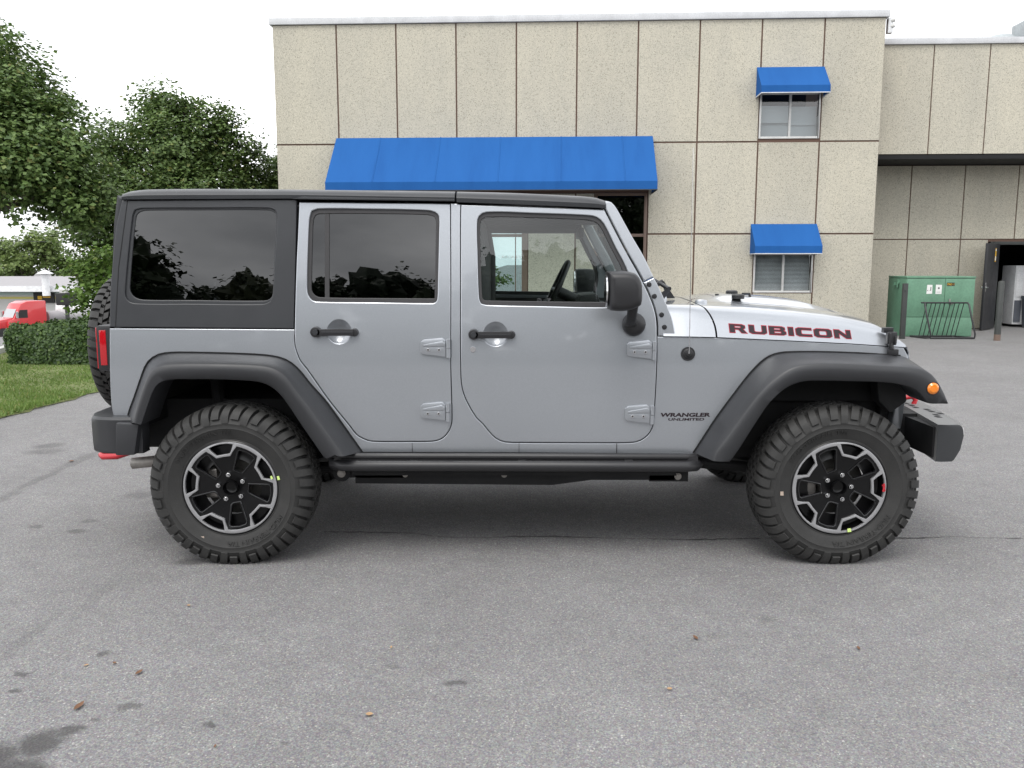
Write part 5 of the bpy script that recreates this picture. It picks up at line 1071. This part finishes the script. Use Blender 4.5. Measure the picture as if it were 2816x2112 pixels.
b = MB(); b.box(3.6, 6.0, -.3, -.06, 2.1, 3.3); sg_ = b.build('sign', 'ink', o, 0); b = MB(); b.box(4.1, 4.6, -.32, -.30, 2.5, 2.9); b.box(4.7, 5.6, -.32, -.30, 2.7, 2.85); b.build('sign_mark', 'yellow', sg_, 0)
def ell(pts): return pts
# red tractor unit with tank trailer
tk = empty('semi_truck', (-46.4, 75.2, -5.3), R(-122)); tk.scale = (.88, .88, .88); tag(tk, 'red semi truck tractor heading left along the road', 'truck')
# local: +x is the front
b = MB(); b.prism([(1.9, 1.15), (1.85, 1.75), (1.2, 1.95), (.75, 2.85), (.35, 3.5), (-.3, 3.75), (-2.3, 3.75), (-2.3, .9), (1.9, .9)], 'y', -1.2, 1.2); b.build('cab', 'truckred', tk, 30, .12)
b = MB(); b.prism([(3.35, .95), (3.3, 1.55), (3.0, 1.8), (1.1, 2.1), (1.1, .95)], 'y', -1.02, 1.02); b.build('bonnet', 'truckred', tk, 30, .15)
b = MB(); b.box(3.30, 3.42, -.62, .62, .95, 1.68); g_ = b.build('grille', 'chrome', tk, 0, .03); b = MB()
for k in range(6): b.box(3.42, 3.44, -.56, .56, 1.02 + k*.1, 1.06 + k*.1)
b.build('grille_bar', 'ink', g_, 0)
b = MB(); b.box(3.2, 3.5, -1.15, 1.15, .45, .9); b.build('bumper', 'truckred', tk, 30, .06)
b = MB(); b.add([(1.235, -1.0, 2.02), (1.235, 1.0, 2.02), (.77, .95, 2.95), (.77, -.95, 2.95)], [(0, 1, 2, 3)]); b.build('windscreen', 'shade', tk)
for s in (-1, 1):
    b = MB(); b.prism([(.95, 2.0), (.55, 2.85), (-.25, 2.85), (-.25, 2.0)], 'y', s*1.2, s*1.215); b.build('side_window', 'ink', tk, 0); b = MB(); b.box(.85, 1.05, min(s*1.3, s*1.5), max(s*1.3, s*1.5), 2.0, 2.7); b.build('door_mirror', 'chrome', tk, 0, .03)
    b = MB(); b.box(3.1, 3.38, min(s*.72, s*1.05), max(s*.72, s*1.05), 1.1, 1.4); b.build('headlight', 'white', tk, 0, .05)
    for x in (2.3, -3.2, -4.5): b = MB(); b.cyl((x, s*1.2, .52), (0, -s, 0), .52, .35, 24); b.build('wheel', 'tyre', tk)
b = MB(); b.box(-6.5, 2.5, -.5, .5, .75, .95); b.build('frame', 'dark', tk, 0); b = MB(); b.lathe([(0, -1.9), (.62, -1.9), (.66, -1.7), (.66, .1), (.62, .3), (0, .3)], 20); b.v = [(y - 3.2, x, 1.9 + z) for x, y, z in b.v]; b.build('tank', 'farroof', tk)
tr = empty('tank_trailer', (-38.5, 81.5, -5.1), R(20)); tag(tr, 'white tank trailer on the road behind the red truck', 'trailer')
b = MB(); b.lathe([(0, -7), (.9, -6.8), (1.15, -6.4), (1.15, 6.4), (.9, 6.8), (0, 7)], 28); b.v = [(y, x, 2.1 + z) for x, y, z in b.v]; b.build('tank', 'white', tr, 40)
b = MB(); b.box(-6, 6, -.5, .5, .7, 1.05); b.build('frame', 'dark', tr, 0)
for x in (3.6, 4.9):
    for s in (-1, 1): b = MB(); b.cyl((x, s*1.1, .52), (0, -s, 0), .52, .35, 22); b.build('wheel', 'tyre', tr)
o = empty('mailbox', (-15.75, 25.1, gz(-15.75, 25.1))); tag(o, 'dark post-mounted box standing behind the hedge', 'mailbox'); hz0 = -gz(-15.75, 25.1)
b = MB(); b.box(-.05, .05, -.05, .05, 0, hz0 + .1); b.build('post', 'post', o, 0); b = MB(); b.box(-.28, .28, -.2, .2, hz0 + .02, hz0 + .44); b.build('box', 'ink', o, 30, .04); b = MB(); b.box(-.12, .1, -.2, .2, hz0 + .45, hz0 + .56); b.build('flag', 'farwall', o, 0)
rr_ = random.Random(77)
for i, (x, y, z, r, lab) in enumerate([(-78,128,3.2,3.4,'pale green tree above the low building, at the far left edge'),(-71.5,127,4.6,2.0,'narrow taller pale tree in the gap under the maple branches'),(-74.5,126,.8,3.4,'broad pale tree low behind the grey roof'),(-69.5,129,.6,3.2,'pale green tree behind the white roof flue'),(-63.5,130,-.2,3.0,'dull green distant tree at the right end of the low roof')]):
    bl = [(x + rr_.gauss(0, r*.4), y + rr_.gauss(0, r*.4), z + rr_.gauss(0, r*.35), r*rr_.uniform(.5, .8)) for _ in range(7)] + [(x, y, z - r, r*.9)]
    tree('distant_tree', (x, y, -5.2), bl, 2600, .55, 60 + i, lab, 'leafpale', .3, 'pale trees far across the road', .5)
for k, (z, dx) in enumerate(((3.3, 0), (4.6, 1.), (5.6, 0))):
    b = MB(); b.tube([(-75, 60, z + 1.2), (-50, 62, z + .2), (-30, 64, z - .3), (-12, 66, z - .2)], .022, 6); o = b.build('power_line', 'post', None); tag(o, ('lowest', 'middle', 'highest')[k] + ' of the thin overhead wires crossing the sky gap at left', 'wire', 'overhead wires')

# ------------------------------------------------------------------ trees across the lot behind the camera, seen mirrored in the car windows
rw = random.Random(90); bl = []
for i in range(44):
    x = -34 + i*1.6; h = 7.7 + 2.2*noise.noise((x*.16, 0, 0)) + (.9 if -3 < x < 3 else 0)
    for k in range(3): bl.append((x + rw.gauss(0, .7), -36 + rw.gauss(0, 1.3), h*(.25 + .28*k) + rw.gauss(0, .25), rw.uniform(1.1, 1.9)))
    bl.append((x, -35.5, .8, 1.3))
for x, y, z, r in ((-14.7, -27, 7.6, 1.2), (-14.0, -27, 6.2, 1.9), (-15.3, -27, 5.8, 2.2), (-13.9, -27, 4.4, 2.4), (-15.8, -27, 3.0, 2.6), (-13.4, -27, 5.0, 1.4), (-14.5, -27, 1.8, 2.2)): bl.append((x, y, z, r))
b = crown(bl, 120000, .24, 91, .28, clump=14)
for x, y, z, r in bl:
    rings = []
    for i in range(13):
        t = -pi/2 + pi*i/12; ring = []
        for k in range(20):
            a = 2*pi*k/20; d = Vector((cos(t)*cos(a), cos(t)*sin(a), sin(t))); q = Vector((x, y, z)); rr = r*(.74 + .55*noise.noise(d*2.6 + q) + .30*noise.noise(d*7. + q*2))*(1 if 0 < i < 12 else .8); ring.append(tuple(q + d*rr))
        rings.append(ring)
    b.loft(rings, True, True)
tag(b.build('woodland', 'leafdark', None, 0, 0, False), kind='stuff')
